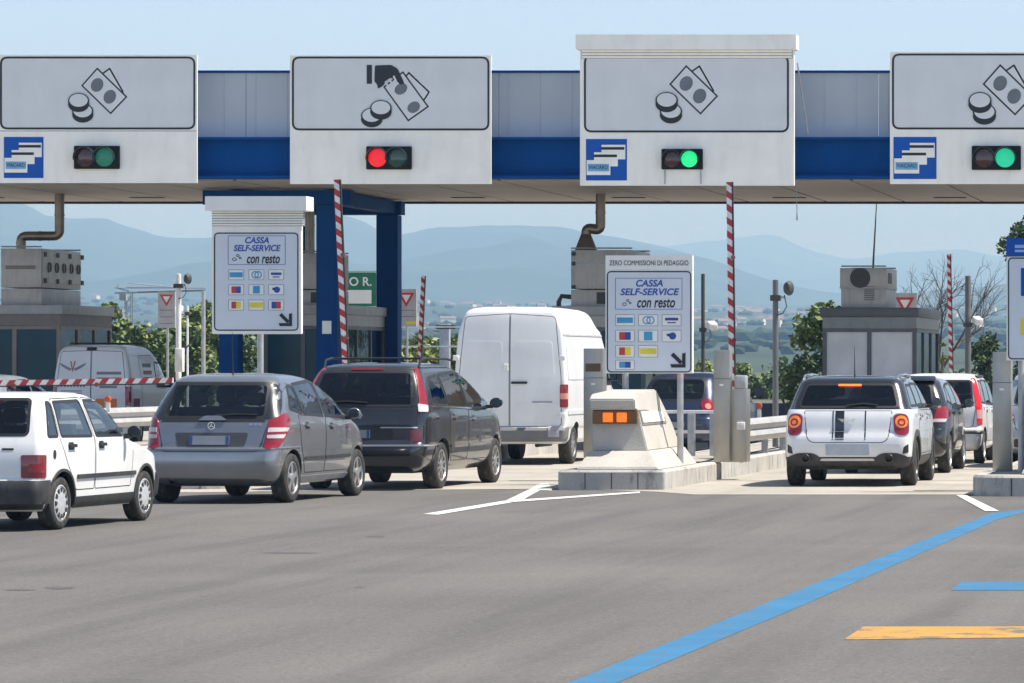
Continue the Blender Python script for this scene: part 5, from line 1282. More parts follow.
for sg in (1, -1):
    s2 = [(sg * x, z) for x, z in [(.62, 1.04), (.80, 1.02), (.775, 1.2), (.69, 1.47), (.57, 1.47), (.61, 1.2)]]
    c.decal('pillar_trim', rpoly(s2, .02, 3), 'rear', pBlack, off=.003, depth=.006)
c.decal('spoiler_trim', rpoly([(-.60, 1.455), (.60, 1.455), (.62, 1.49), (-.62, 1.49)], .02, 3), 'rear', mBlack, off=.004, depth=.006)
tg = c.panel('tailgate', rpoly([(-.60, .64), (.60, .64), (.70, 1.03), (-.70, 1.03)], .05), 'rear')
c.decal('lid_trim', rpoly([(-.66, 1.00), (.66, 1.00), (.62, 1.055), (-.62, 1.055)], .02, 3), 'rear', mBlack, off=.006, depth=.006, parent=tg)
c.decal('plate_recess', rpoly([(-.42, .70), (.42, .70), (.46, .87), (-.46, .87)], .03, 3), 'rear', M('recess_grey', (.06, .062, .068), .5), off=.006, depth=.006, parent=tg)
c.decal('tailgate_grip', rpoly([(-.18, 1.01), (.18, 1.01), (.10, 1.065), (-.10, 1.065)], .02, 3), 'rear', pSilver, off=.03, depth=.03, parent=tg)
c.plate(-.02, .775, w=.50)
p = c.hit(c.frame('rear'), 0, .955, .012)
bm = bmesh.new()
ringface(bm, [(.047 * math.cos(2 * math.pi * k / 24), .955 + .047 * math.sin(2 * math.pi * k / 24)) for k in range(24)], .008, 'y', p.y - .014, p.y)
for k in range(3):
    a = R(90 + 120 * k); prism(bm, [(.042 * math.cos(a), .955 + .042 * math.sin(a)), (.009 * math.cos(a + 1), .955 + .009 * math.sin(a + 1)), (.009 * math.cos(a - 1), .955 + .009 * math.sin(a - 1))], 'y', p.y - .014, p.y)
obj('badge', bm, mChrome, c.root)
for k in range(3): c.decal('model_letter', rrect(.46 + .055 * k, .50 + .055 * k, .955, .985, .006, 2), 'rear', mChrome, off=.006, depth=.004)
c.band('bumper_crease', .665, .695, -.2, .75, pSilver, off=.012, depth=.02, nz=2)
c.mirrors(2.62, 1.08, .84, pSilver); c.seats(1.75, .75, z=.52); c.put_wheels('spoke'); c.floor(.3, 3.5, .27)
bm = bmesh.new(); q = [(-.36 + .17 * math.cos(2 * math.pi * k / 24), 2.42 + .06 * math.sin(2 * math.pi * k / 24), 1.10 + .165 * math.sin(2 * math.pi * k / 24)) for k in range(25)]
obj('steering_wheel', tube(bm, q, .018, 6, cap=False), mInt, c.root, smooth=True)
c.wiper([(.02, 1.07), (.25, 1.085), (.55, 1.08)]); c.aerial(.85, .52, .05, x=0); c.exhaust(-.5, .12, .27); c.finish()

# 3 --- dark grey MPV with roof rails
rz = R(-3.2)
c = Car('people_carrier', 'dark graphite people carrier with roof rails and tall slim tail lights, beside the white van', 'car',
        rear_axle_at(435, 488.8, (.80, .90), rz), rz,
        [(.24, .22, 4.42, .78, .14, .4), (.33, .05, 4.56, .87, .16, .5), (.50, .0, 4.62, .915, .18, .55), (.62, .01, 4.63, .925, .18, .55), (.66, .06, 4.61, .928, .17, .55), (.92, .08, 4.40, .93, .17, .55),
         (1.02, .10, 4.10, .925, .17, .5), (1.09, .12, 3.80, .91, .17, .45), (1.2, .17, 3.58, .88, .17, .4), (1.38, .26, 3.18, .82, .17, .38), (1.54, .36, 2.78, .755, .17, .38), (1.64, .44, 2.46, .70, .18, .4),
         (1.70, .56, 2.2, .62, .2, .4), (1.725, .8, 1.9, .48, .25, .4), (1.735, 1.1, 1.7, .3, .2, .3)],
        dict(y=[(.90, .325), (3.73, .325)], w=.205, rim=.66), pGraph, QUEUE)
c.cavity(.52, 3.6); c.arches(.05)
c.window('rear_window', rpoly([(-.70, 1.15), (.70, 1.15), (.61, 1.60), (-.61, 1.60)], .06), 'rear')
c.window('windshield', rpoly([(-.7, 1.15), (.7, 1.15), (.55, 1.6), (-.55, 1.6)], .08), 'front', G_MID)
QG = rpoly([(.52, 1.17), (1.22, 1.14), (1.18, 1.56), (.72, 1.52)], .05, 3); RG = rpoly([(1.30, 1.13), (2.12, 1.10), (2.10, 1.60), (1.26, 1.57)], .04, 3); FG = rpoly([(2.20, 1.10), (3.45, 1.09), (2.95, 1.40, .1), (2.6, 1.57), (2.18, 1.61)], .05, 3)
RD = rpoly([(1.36, .38), (2.13, .38), (2.13, 1.08), (1.22, 1.11), (1.24, .75)], .04, 3); FD = rpoly([(2.155, .38), (3.24, .38), (3.42, .75), (3.42, 1.06), (2.155, 1.075)], .04, 3)
for sg, v in ((1, 'right'), (-1, 'left')):
    c.window('side_window', QG, v, G_DARK, sw=.02); c.window('side_window', RG, v, G_DARK, sw=.02); c.window('side_window', FG, v, G_MID, sw=.02)
    c.decal('window_strip', rpoly([(.55, 1.125), (3.45, 1.055), (3.45, 1.075), (.55, 1.145)], .004, 2), v, mChrome, off=.008, depth=.008)
    d = c.panel('rear_door', RD, v); c.handle(1.42, .98, sg, d, mChrome); c.decal('side_moulding', rrect(1.28, 2.12, .56, .60, .01, 2), v, pGraph, off=.014, depth=.014, parent=d)
    d = c.panel('front_door', FD, v); c.handle(2.38, .95, sg, d, mChrome); c.decal('side_moulding', rrect(2.17, 3.36, .56, .60, .01, 2), v, pGraph, off=.014, depth=.014, parent=d)
    al = 40; u = lambda x, y: x * math.cos(R(al)) + y * math.sin(R(al))
    l = c.decal('tail_light', rpoly([(u(.80, .13), 1.06), (u(.90, .24), 1.06), (u(.88, .30), 1.16), (u(.77, .42), 1.66), (u(.70, .40), 1.64), (u(.79, .2), 1.2)], .03, 3), (sg, al), mRed, off=.014, depth=.03)
    c.decal('reverse_lens', rpoly([(u(.80, .13), 1.06), (u(.90, .24), 1.06), (u(.89, .28), 1.15), (u(.79, .16), 1.17)], .02, 3), (sg, al), mClear, off=.018, depth=.006, parent=l)
    c.decal('reflector', rrect(u(.72, .05), u(.86, .10), .66, .83, .02, 3), (sg, al), mDkRed, off=.008, depth=.012)
    c.decal('arch_lip', [(.90 + .40 * math.cos(R(a)), .325 + .40 * math.sin(R(a))) for a in range(0, 181, 8)] + [(.90 + .375 * math.cos(R(a)), .325 + .375 * math.sin(R(a))) for a in range(180, -1, -8)], v, pGraph, off=.008, depth=.02)
    px = .60
    obj('roof_rail', T([(sg * .655, .62, 1.66), (sg * .655, .68, 1.765), (sg * .655, .95, 1.79), (sg * .66, 2.0, 1.785), (sg * .67, 2.25, 1.76), (sg * .67, 2.34, 1.66)], .017, 7), mBlack, c.root, smooth=True)
for y in (1.0,): obj('roof_bar', T([(-.66, y, 1.79), (.66, y, 1.79)], .016, 7), mBlack, c.root)
tg = c.panel('tailgate', rpoly([(-.72, .66), (.72, .66), (.80, 1.10), (.70, 1.66), (-.70, 1.66), (-.80, 1.10)], .05), 'rear') if 0 else c.panel('tailgate', rpoly([(-.72, .62), (.72, .62), (.80, 1.11), (-.80, 1.11)], .05), 'rear')
c.decal('pillar_trim', rpoly([(-.76, 1.605), (.76, 1.605), (.68, 1.66), (-.68, 1.66)], .02, 3), 'rear', mBlack, off=.004, depth=.006)
for sg in (1, -1): c.decal('pillar_trim', rpoly([(sg * x, z) for x, z in [(.67, 1.15), (.80, 1.13), (.70, 1.62), (.59, 1.62)]], .02, 3), 'rear', pBlack, off=.004, depth=.006)
c.decal('brake_strip', rrect(-.22, .22, 1.625, 1.65, .008, 2), 'rear', mDkRed, off=.012, depth=.012)
c.decal('chrome_strip', rrect(.28, .78, .845, .86, .004, 2), 'rear', mChrome, off=.008, depth=.006, parent=tg)
c.decal('plate_recess', rpoly([(-.45, .66), (.45, .66), (.45, .84), (-.45, .84)], .03, 3), 'rear', mBlack, off=.005, depth=.006, parent=tg)
c.plate(-.12, .765)
p = c.hit(c.frame('rear'), 0, 1.02, .01); bm = bmesh.new()
ringface(bm, [(0, .965), (.04, 1.02), (0, 1.075), (-.04, 1.02)], .016, 'y', p.y - .016, p.y + .004); obj('badge', bm, mChrome, c.root)
c.band('bumper_strip', .60, .625, -.2, .72, mChrome, off=.012, depth=.02, nz=2)
c.mirrors(3.2, 1.16, .90, pGraph, (.095, .08, .075)); c.seats(2.25, 1.1, z=.55, high=.05); c.put_wheels('multi'); c.floor(.3, 4.3, .29)
c.wiper([(.08, 1.18), (-.2, 1.20), (-.6, 1.175)]); c.finish()

# 4 --- tall white panel van
rz = R(-.3)
c = Car('panel_van', 'tall white panel van with twin rear doors, at the toll island', 'van',
        rear_axle_at(572, 464, (.88, .98), rz), rz,
        [(.36, .10, 5.35, .84, .08, .3), (.42, .0, 5.45, .90, .08, .35), (.62, .0, 5.52, .93, .08, .4), (.66, .05, 5.50, .955, .07, .4), (1.0, .05, 5.45, .962, .07, .4), (1.2, .05, 5.2, .962, .07, .4), (1.33, .05, 4.85, .96, .07, .4),
         (1.6, .055, 4.55, .945, .07, .35), (1.95, .06, 4.2, .92, .07, .3), (2.15, .07, 4.0, .90, .07, .3), (2.28, .08, 3.85, .885, .07, .3), (2.34, .085, 3.75, .865, .07, .4), (2.48, .10, 3.62, .82, .08, .5),
         (2.60, .13, 3.4, .77, .1, .5), (2.66, .2, 3.1, .68, .12, .5), (2.69, .4, 2.6, .5, .2, .5)],
        dict(y=[(.98, .335), (4.53, .335)], w=.21, rim=.62, **{'in': .05}), pVan, QUEUE, taper=(.0, .10))
c.cavity(.7, 4.5); c.arches(.06)
c.window('windshield', rpoly([(-.78, 1.4), (.78, 1.4), (.72, 2.05), (-.72, 2.05)], .1), 'front', G_MID)
FG = rpoly([(3.35, 1.36), (4.55, 1.36), (4.15, 1.85), (3.4, 1.95)], .08, 3)
for sg, v in ((1, 'right'), (-1, 'left')):
    c.window('side_window', FG, v, G_MID, sw=.02)
    x0, x1 = (.006, .86) if sg > 0 else (-.86, -.006)
    t = .775
    d = c.panel('rear_door', rpoly([(sg * .008, .66, .01), (sg * .87, .66), (sg * .865, 1.5), (sg * .765, 2.52), (sg * .008, 2.57, .01)], .07), 'rear')
    c.decal('door_pressing', rpoly([(sg * .13, 1.5), (sg * .76, 1.5), (sg * .71, 2.10), (sg * .13, 2.10)], .07), 'rear', pVan, off=.011, depth=.008, parent=d)
    c.decal('door_pressing', rpoly([(sg * .1, 1.02), (sg * .80, 1.02), (sg * .80, 1.04), (sg * .1, 1.04)], .005, 2), 'rear', pVan, off=.014, depth=.012, parent=d)
    for z in (.85, 1.82): obj('door_hinge', B(sg * .90 - .05, sg * .90 + .05, -.005, .06, z - .045, z + .045, bev=.012), pVan, d, smooth=True)
    al = 40; u = lambda x, y: x * math.cos(R(al)) + y * math.sin(R(al))
    l = c.decal('tail_light', rrect(u(.885, .05), u(.962, .16), .98, 1.37, .02, 3), (sg, al), mRed, off=.014, depth=.03)
    c.decal('indicator_lens', rrect(u(.885, .05), u(.962, .16), 1.12, 1.22, .01, 3), (sg, al), M('pink_lens', (.62, .25, .2), .2, coat=.5), off=.018, depth=.006, parent=l)
    c.decal('side_rail', rpoly([(.15, 2.20), (3.9, 2.20), (3.9, 2.225), (.15, 2.225)], .004, 2), v, M('gutter_grey', (.45, .45, .45), .5), off=.012, depth=.015)
    c.decal('side_panel', rpoly([(.25, 1.45), (1.7, 1.45), (1.7, 2.08), (.25, 2.08)], .06), v, pVan, off=.01, depth=.01)
    c.decal('side_moulding', rrect(.2, 4.0, .86, .93, .01, 2), v, mTrim if 0 else pVan, off=.014, depth=.02)
    c.decal('front_door', rpoly([(3.25, .5), (4.1, .5), (4.25, .9), (4.7, 1.3), (4.15, 2.0), (3.3, 2.05)], .06), v, pVan, off=.003, depth=.004) if 0 else None
hd = c.decal('rear_handle', rrect(.03, .30, 1.38, 1.42, .015, 3), 'rear', mBlack, off=.03, depth=.03)
obj('lock_bracket', B(-.09, -.015, .005, .04, 1.60, 1.72, bev=.01), pVan, c.root)
c.band('rear_bumper', .40, .64, -.3, .32, M('bumper_grey', (.15, .15, .15), .6, dirt=.3), off=.035, depth=.07)
for sg in (1, -1): c.decal('bumper_cap', rrect(sg * .78 - .12, sg * .78 + .12, .48, .64, .02, 3), 'rear', M('bumper_cap_grey', (.36, .35, .37), .7, spec=.2), off=.038, depth=.03)
c.decal('badge', rrect(.38, .72, 1.06, 1.085, .005, 2), 'rear', M('badge_grey', (.3, .3, .31), .4), off=.02, depth=.006)
text('lettering', '470', .17, (-.40, .030, .86), M('faded_ink', (.22, .22, .23), .6), c.root, shear=.15, bold=.004)
c.mirrors(4.45, 1.5, .96, mBlack, (.10, .08, .16)); c.seats(3.2, z=.75); c.put_wheels('steel', M('steel_rim', (.25, .25, .25), .5, .4)); c.floor(.5, 5, .42)
obj('exhaust_pipe', T([(.35, .6, .33), (.35, 1.8, .33)], .035, 10), mBlack, c.root)
c.finish()

# 5 --- white crossover with black roof and stripes
rz = R(.4)
c = Car('crossover_car', 'white crossover with black roof and black stripes down its tailgate, first in the right lane', 'car',
        rear_axle_at(909, 485.6, (.79, .72), rz), rz,
        [(0.260, .16, 3.92, 0.8034, .14, .3), (0.340, .05, 4.02, 0.8961, .16, .4), (0.420, .02, 4.06, 0.9167, .16, .45), (0.480, .01, 4.08, 0.9198, .16, .45), (0.600, .0, 4.09, 0.9219, .18, .45), (0.700, .01, 4.09, 0.9229, .19, .45), (0.760, .05, 4.06, 0.9229, .18, .45), (0.920, .07, 3.90, 0.9208, .19, .5),
         (1.000, .09, 3.55, 0.9146, .2, .45), (1.060, .12, 3.2, 0.8982, .2, .4), (1.100, .15, 3.05, 0.8755, .2, .35), (1.242, .25, 2.80, 0.8240, .18, .3), (1.402, .36, 2.48, 0.7622, .17, .3), (1.478, .42, 2.28, 0.7210, .17, .3), (1.516, .50, 2.1, 0.6695, .18, .35),
         (1.539, .7, 1.85, 0.5665, .22, .4), (1.554, 1.0, 1.6, 0.3605, .25, .3)],
        dict(y=[(.72, .335), (3.32, .335)], w=.205, rim=.68), pPearl, QUEUE, roof=(1.075, pBlack), lower=(.41, mTrim))
c.cavity(.52, 3.0); c.arches(.05)
c.window('rear_window', rpoly([(-.69, 1.115), (.69, 1.115), (.60, 1.425), (-.60, 1.425)], .06), 'rear')
c.window('windshield', rpoly([(-.66, 1.13), (.66, 1.13), (.58, 1.43), (-.58, 1.43)], .06), 'front', G_MID)
QG = rpoly([(.52, 1.13), (1.12, 1.13), (1.12, 1.415), (.70, 1.41)], .04, 3); RG = rpoly([(1.20, 1.13), (1.86, 1.13), (1.84, 1.43), (1.20, 1.43)], .04, 3); FG = rpoly([(1.94, 1.13), (2.86, 1.13), (2.4, 1.41), (1.92, 1.43)], .04, 3)
for sg, v in ((1, 'right'), (-1, 'left')):
    for q in (QG, RG, FG): c.window('side_window', q, v, G_DARK, sw=.02)
    d = c.panel('rear_door', rpoly([(1.12, .45), (1.88, .45), (1.88, 1.06), (1.0, 1.06), (1.02, .8)], .04, 3), v); c.handle(1.15, .97, sg, d, mChrome)
    d = c.panel('front_door', rpoly([(1.90, .45), (2.80, .45), (2.95, .8), (2.95, 1.05), (1.90, 1.06)], .04, 3), v); c.handle(2.08, .97, sg, d, mChrome)
    for y in (.72, 3.32):
        c.decal('arch_cladding', [(y + .46 * math.cos(R(a)), .335 + .46 * math.sin(R(a))) for a in range(-14, 195, 7)] + [(y + .375 * math.cos(R(a)), .335 + .375 * math.sin(R(a))) for a in range(194, -15, -7)], v, mTrim, off=.014, depth=.03)
    al = 25; u = lambda x, y: x * math.cos(R(al)) + y * math.sin(R(al))
    lp = rpoly([(u(.655, .05), .72), (u(.86, .1), .72), (u(.86, .1), 1.01), (u(.655, .05), 1.01)], .09, 5)
    l = c.decal('tail_light', lp, (sg, al), mRed, off=.016, depth=.03)
    c.decal('light_bezel', inset(lp, -.014), (sg, al), mChrome, off=.010, depth=.02, parent=l, hole=inset(lp, .006))
    cx = u(.757, .075)
    c.decal('indicator_lens', [(cx + .082 * math.cos(R(a)), .905 + .085 * math.sin(R(a))) for a in range(0, 360, 20)], (sg, al), mAmber, off=.022, depth=.008, parent=l)
    c.decal('lens_ring', [(cx + .05 * math.cos(R(a)), .90 + .05 * math.sin(R(a))) for a in range(0, 360, 20)], (sg, al), mRed, off=.026, depth=.006, parent=l, hole=[(cx + .03 * math.cos(R(a)), .90 + .03 * math.sin(R(a))) for a in range(0, 360, 20)])
    c.decal('bumper_vent', rpoly([(sg * .76, .46), (sg * .84, .48), (sg * .84, .60), (sg * .78, .56)], .012, 3), 'rear', mBlack, off=.004, depth=.006)
    obj('roof_rail', T([(sg * .66, .52, 1.50), (sg * .66, .66, 1.548), (sg * .665, 1.4, 1.562), (sg * .665, 2.0, 1.548), (sg * .66, 2.2, 1.50)], .022, 8), mChrome, c.root, smooth=True)
    c.exhaust(sg * .58, .02, .40, .06)
    c.decal('bumper_moulding', rpoly([(sg * .34, .30), (sg * .84, .30), (sg * .84, .42), (sg * .70, .475), (sg * .48, .475), (sg * .38, .42)], .05, 4), 'rear', mTrim, off=.012, depth=.03)
c.decal('bumper_blade', rpoly([(-.38, .375), (.38, .375), (.36, .405), (-.36, .405)], .01, 3), 'rear', M('satin_silver', (.5, .5, .51), .35, .6), off=.024, depth=.03)
c.decal('bumper_moulding', rpoly([(-.42, .30), (.42, .30), (.40, .405), (-.40, .405)], .02, 3), 'rear', mTrim, off=.010, depth=.03)
tgp = rpoly([(-.56, .62, .12), (.56, .62, .12), (.61, 1.06, .03), (-.61, 1.06, .03)], .1, 6)
tg = c.panel('tailgate', tgp, 'rear')
for a, b in ((-.175, -.05), (-.215, -.197), (.235, .253)):
    c.decal('black_stripe', [(a, .66), (b, .66), (b, 1.06), (a, 1.06)], 'rear', pBlack, off=.006, depth=.004, parent=tg)
p = c.hit(c.frame('rear'), 0, .93, .02); bm = bmesh.new()
ringface(bm, [(-.01 + .04 * math.cos(R(a)), .93 + .04 * math.sin(R(a))) for a in range(0, 360, 20)], .009, 'y', p.y - .015, p.y + .01)
for sg in (1, -1):
    for k in range(3): prism(bm, [(-.01 + sg * .044, .945 - .016 * k), (-.01 + sg * (.13 - .025 * k), .952 - .018 * k), (-.01 + sg * (.115 - .025 * k), .942 - .018 * k), (-.01 + sg * .044, .937 - .016 * k)], 'y', p.y - .012, p.y + .01)
obj('badge', bm, mChrome, c.root)
c.decal('number_plate', rrect(-.30, .30, .445, .60, .01, 2), 'rear', M('pale_plate', (.40, .44, .50), .45), off=.014, depth=.012)
c.decal('brake_strip', rrect(-.16, .16, 1.395, 1.42, .008, 2), 'rear', mBrake, off=.022, depth=.022)
c.mirrors(2.72, 1.16, .86, pBlack); c.seats(1.85, .9, z=.55); c.put_wheels('spoke', M('black_rim', (.05, .05, .05), .35, .5)); c.floor(.3, 3.8, .30)
c.wiper([(-.02, 1.125), (.2, 1.15), (.4, 1.13)]); c.aerial(.95, .42, .1); c.finish()
p = None

# 6 --- charcoal hatchback in front of it
def dark_hatch(name, label, loc, rz, paint, group=QUEUE, lights=True):
    c = Car(name, label, 'car', loc, rz,
        [(.24, .18, 3.85, .74, .14, .3), (.33, .04, 3.95, .82, .16, .4), (.55, .0, 4.0, .85, .18, .45), (.68, .02, 4.0, .855, .18, .45), (.72, .05, 3.98, .856, .18, .45), (.88, .08, 3.82, .855, .19, .5),
         (.97, .10, 3.5, .85, .2, .45), (1.03, .13, 3.15, .835, .2, .4), (1.20, .24, 2.8, .785, .2, .34), (1.36, .36, 2.42, .715, .2, .34), (1.44, .44, 2.18, .67, .2, .36),
         (1.49, .56, 1.92, .59, .22, .4), (1.515, .8, 1.6, .46, .25, .4), (1.525, 1.05, 1.45, .30, .2, .3)],
        dict(y=[(.70, .31), (3.20, .31)], w=.19, rim=.67), paint, group)
    c.cavity(.5, 3.0); c.arches(.05)
    c.window('rear_window', rpoly([(-.60, 1.06), (.60, 1.06), (.54, 1.39), (-.54, 1.39)], .06), 'rear')
    c.window('windshield', rpoly([(-.64, 1.08), (.64, 1.08), (.54, 1.40), (-.54, 1.40)], .06), 'front', G_MID)
    for sg, v in ((1, 'right'), (-1, 'left')):
        c.window('side_window', rpoly([(.62, 1.14), (1.02, 1.08), (1.0, 1.38), (.78, 1.34)], .04, 3), v, G_DARK, sw=.02)
        c.window('side_window', rpoly([(1.06, 1.07), (1.78, 1.05), (1.76, 1.41), (1.04, 1.385)], .04, 3), v, G_DARK, sw=.02)
        c.window('side_window', rpoly([(1.86, 1.05), (2.88, 1.04), (2.3, 1.36), (1.84, 1.41)], .04, 3), v, G_MID, sw=.02)
        d = c.panel('rear_door', rpoly([(1.10, .38), (1.81, .38), (1.81, 1.02), (.98, 1.05), (1.0, .75)], .04, 3), v); c.handle(1.15, .94, sg, d)
        d = c.panel('front_door', rpoly([(1.83, .38), (2.75, .38), (2.9, .7), (2.9, 1.0), (1.83, 1.02)], .04, 3), v); c.handle(2.02, .93, sg, d)
        al = 40; u = lambda x, y: x * math.cos(R(al)) + y * math.sin(R(al))
        l = c.decal('tail_light', rpoly([(u(.60, .07), .80), (u(.83, .12), .80), (u(.84, .34), .95), (u(.80, .36), 1.06), (u(.68, .13), 1.03)], .04, 4), (sg, al), mRed, off=.012, depth=.02)
        c.decal('reverse_lens', rpoly([(u(.62, .07), .81), (u(.83, .12), .81), (u(.83, .2), .86), (u(.64, .08), .86)], .02, 3), (sg, al), mClear, off=.016, depth=.006, parent=l)
    c.panel('tailgate', rpoly([(-.56, .62), (.56, .62), (.66, 1.03), (-.66, 1.03)], .05), 'rear'); c.plate(0, .74)
    c.decal('spoiler', rpoly([(-.60, 1.41), (.60, 1.41), (.58, 1.475), (-.58, 1.475)], .02, 3), 'rear', paint, off=.06, depth=.06)
    c.decal('bumper_moulding', rrect(-.6, .6, .34, .48, .04, 3), 'rear', mTrim, off=.006, depth=.006)
    c.mirrors(2.62, 1.08, .82, paint); c.seats(1.8, .8, z=.5); c.put_wheels('multi'); c.floor(.3, 3.6, .28); c.finish()
    return c
rz = R(.2)
dark_hatch('small_car', 'glossy charcoal hatchback with red tail lights, tucked behind the striped white crossover', rear_axle_at(945, 473, (.74, .70), rz), rz, pDark)

# 7 --- white tall small car with high red lights
rz = R(-.2)
c = Car('city_car', 'tall white city car with red light strips up its rear pillars, third in line', 'car', rear_axle_at(981, 463.4, (.70, .58), rz), rz,
    [(.24, .14, 3.42, .70, .12, .3), (.32, .03, 3.5, .765, .12, .3), (.48, .0, 3.54, .785, .12, .35), (.60, .01, 3.54, .79, .11, .35), (.63, .04, 3.52, .79, .10, .35), (.84, .05, 3.44, .79, .10, .35),
     (.95, .06, 3.05, .788, .1, .35), (1.02, .08, 2.8, .775, .1, .3), (1.2, .14, 2.55, .735, .1, .28), (1.4, .22, 2.2, .68, .1, .28), (1.48, .28, 2.0, .63, .12, .3), (1.535, .42, 1.75, .55, .2, .35), (1.555, .7, 1.4, .36, .25, .3)],
    dict(y=[(.58, .295), (2.88, .295)], w=.17, rim=.66), pWhite, QUEUE)
c.cavity(.5, 2.7); c.arches(.05)
c.window('rear_window', rpoly([(-.60, 1.02), (.60, 1.02), (.55, 1.43), (-.55, 1.43)], .05), 'rear')
c.window('windshield', rpoly([(-.62, 1.06), (.62, 1.06), (.55, 1.44), (-.55, 1.44)], .06), 'front', G_MID)
for sg, v in ((1, 'right'), (-1, 'left')):
    c.window('side_window', rpoly([(.30, 1.06), (.72, 1.04), (.74, 1.42), (.42, 1.42)], .04, 3), v, G_DARK, sw=.02)
    c.window('side_window', rpoly([(.80, 1.04), (1.50, 1.02), (1.48, 1.43), (.82, 1.43)], .04, 3), v, G_MID, sw=.02)
    c.window('side_window', rpoly([(1.58, 1.02), (2.55, 1.0), (2.05, 1.40), (1.56, 1.43)], .04, 3), v, G_MID, sw=.02)
    d = c.panel('rear_door', rpoly([(.94, .38), (1.53, .38), (1.53, 1.0), (.76, 1.02), (.86, .7)], .04, 3), v); c.handle(.90, .93, sg, d)
    d = c.panel('front_door', rpoly([(1.55, .38), (2.4, .38), (2.55, .7), (2.55, .98), (1.55, 1.0)], .04, 3), v); c.handle(1.72, .92, sg, d)
    al = 35; u = lambda x, y: x * math.cos(R(al)) + y * math.sin(R(al))
    l = c.decal('tail_light', rpoly([(u(.69, .06), .68), (u(.79, .12), .68), (u(.79, .14), 1.0), (u(.65, .28), 1.47), (u(.585, .24), 1.47), (u(.67, .08), 1.0)], .02, 3), (sg, al), M('bright_red_lens', (.62, .012, .02), .2, coat=.6, emit=.12), off=.012, depth=.02)
    c.decal('reverse_lens', rrect(u(.69, .06), u(.775, .12), .78, .93, .015, 3), (sg, al), M('pale_pink_lens', (.65, .35, .36), .25, coat=.5), off=.016, depth=.006, parent=l)
    c.decal('side_lamp', rrect(.44, .50, .93, .98, .01, 3), v, mRed, off=.006, depth=.006)
    c.decal('roof_rail', rrect(.6, 1.9, 1.475, 1.5, .01, 2), v, mBlack, off=.03, depth=.03)
c.band('bumper_strip', .52, .575, -.2, .26, mTrim, off=.022, depth=.04, nz=2)
c.panel('tailgate', rpoly([(-.60, .63), (.60, .63), (.66, 1.0), (-.66, 1.0)], .04), 'rear'); c.plate(0, .76)
c.mirrors(2.35, 1.06, .77, mBlack, (.09, .07, .07)); c.seats(1.5, .6, z=.52); c.put_wheels('steel', mCap); c.floor(.3, 3.2, .28)
bm = tube(bmesh.new(), [(.03 + .11 * math.cos(R(a)), .75, 1.66 + .11 * math.sin(R(a))) for a in range(0, 361, 20)], .008, 6, cap=False)
c.aerial(.7, .3, .2); c.finish()

# 8 --- navy small car with round lights, behind the central sign
rz = R(-10)
c = Car('round_lit_car', 'dark navy small car with round red tail lights, seen behind the concrete attenuator', 'car', (X(671, 76.6), 76.6, 0), rz,
    [(0.220, .16, 3.5, .72, .16, .3), (0.320, .03, 3.6, .79, .2, .4), (0.520, .0, 3.64, .82, .22, .45), (0.660, .02, 3.64, .83, .22, .45), (0.700, .06, 3.62, .83, .22, .45), (0.840, .10, 3.45, .828, .24, .5),
     (0.930, .14, 3.1, .82, .26, .45), (1.015, .19, 2.8, .80, .26, .4), (1.198, .31, 2.5, .75, .26, .34), (1.381, .44, 2.15, .68, .25, .34), (1.479, .55, 1.9, .62, .24, .36), (1.540, .7, 1.65, .52, .25, .4), (1.564, 1.0, 1.4, .34, .25, .3)],
    dict(y=[(.60, .29), (3.05, .29)], w=.18, rim=.66), pNavy, QUEUE)
c.cavity(.5, 2.7); c.arches(.05)
c.window('rear_window', rpoly([(-.58, 1.03), (.58, 1.03), (.52, 1.43), (-.52, 1.43)], .12), 'rear', G_MID)
c.window('windshield', rpoly([(-.62, 1.03), (.62, 1.03), (.5, 1.34), (-.5, 1.34)], .08), 'front', G_MID)
for sg, v in ((1, 'right'), (-1, 'left')):
    c.window('side_window', rpoly([(.70, 1.08), (1.36, 1.03), (1.34, 1.34), (.92, 1.31)], .05, 3), v, G_DARK, sw=.02)
    c.window('side_window', rpoly([(1.44, 1.03), (2.58, 1.0), (2.0, 1.31), (1.42, 1.35)], .05, 3), v, G_MID, sw=.02)
    d = c.panel('front_door', rpoly([(1.38, .36), (2.45, .36), (2.6, .7), (2.6, .97), (1.38, 1.0)], .04, 3), v); c.handle(1.56, .9, sg, d)
    al = 30; u = lambda x, y: x * math.cos(R(al)) + y * math.sin(R(al)); cx = u(.69, .16)
    l = c.decal('tail_light', [(cx + .125 * math.cos(R(a)), .92 + .125 * math.sin(R(a))) for a in range(0, 360, 18)], (sg, al), mRed, off=.02, depth=.04)
    c.decal('lens_ring', [(cx + .055 * math.cos(R(a)), .90 + .055 * math.sin(R(a))) for a in range(0, 360, 18)], (sg, al), M('pink_lens', (.62, .25, .2), .2, coat=.5), off=.026, depth=.01, parent=l)
    c.decal('indicator_lens', rrect(.42, .56, .84, .94, .02, 3), v, mAmber, off=.008, depth=.01)
c.panel('tailgate', rpoly([(-.54, .66), (.54, .66), (.60, 1.0), (-.60, 1.0)], .06), 'rear'); c.plate(0, .55)
c.decal('brake_strip', rrect(-.1, .1, 1.46, 1.49, .008, 2), 'rear', mRed, off=.01, depth=.01)
c.mirrors(2.42, 1.17, .80, mBlack, (.12, .09, .10)); c.seats(1.5, .7, z=.5); c.put_wheels('steel', mCap); c.floor(.3, 3.3, .27); c.finish()

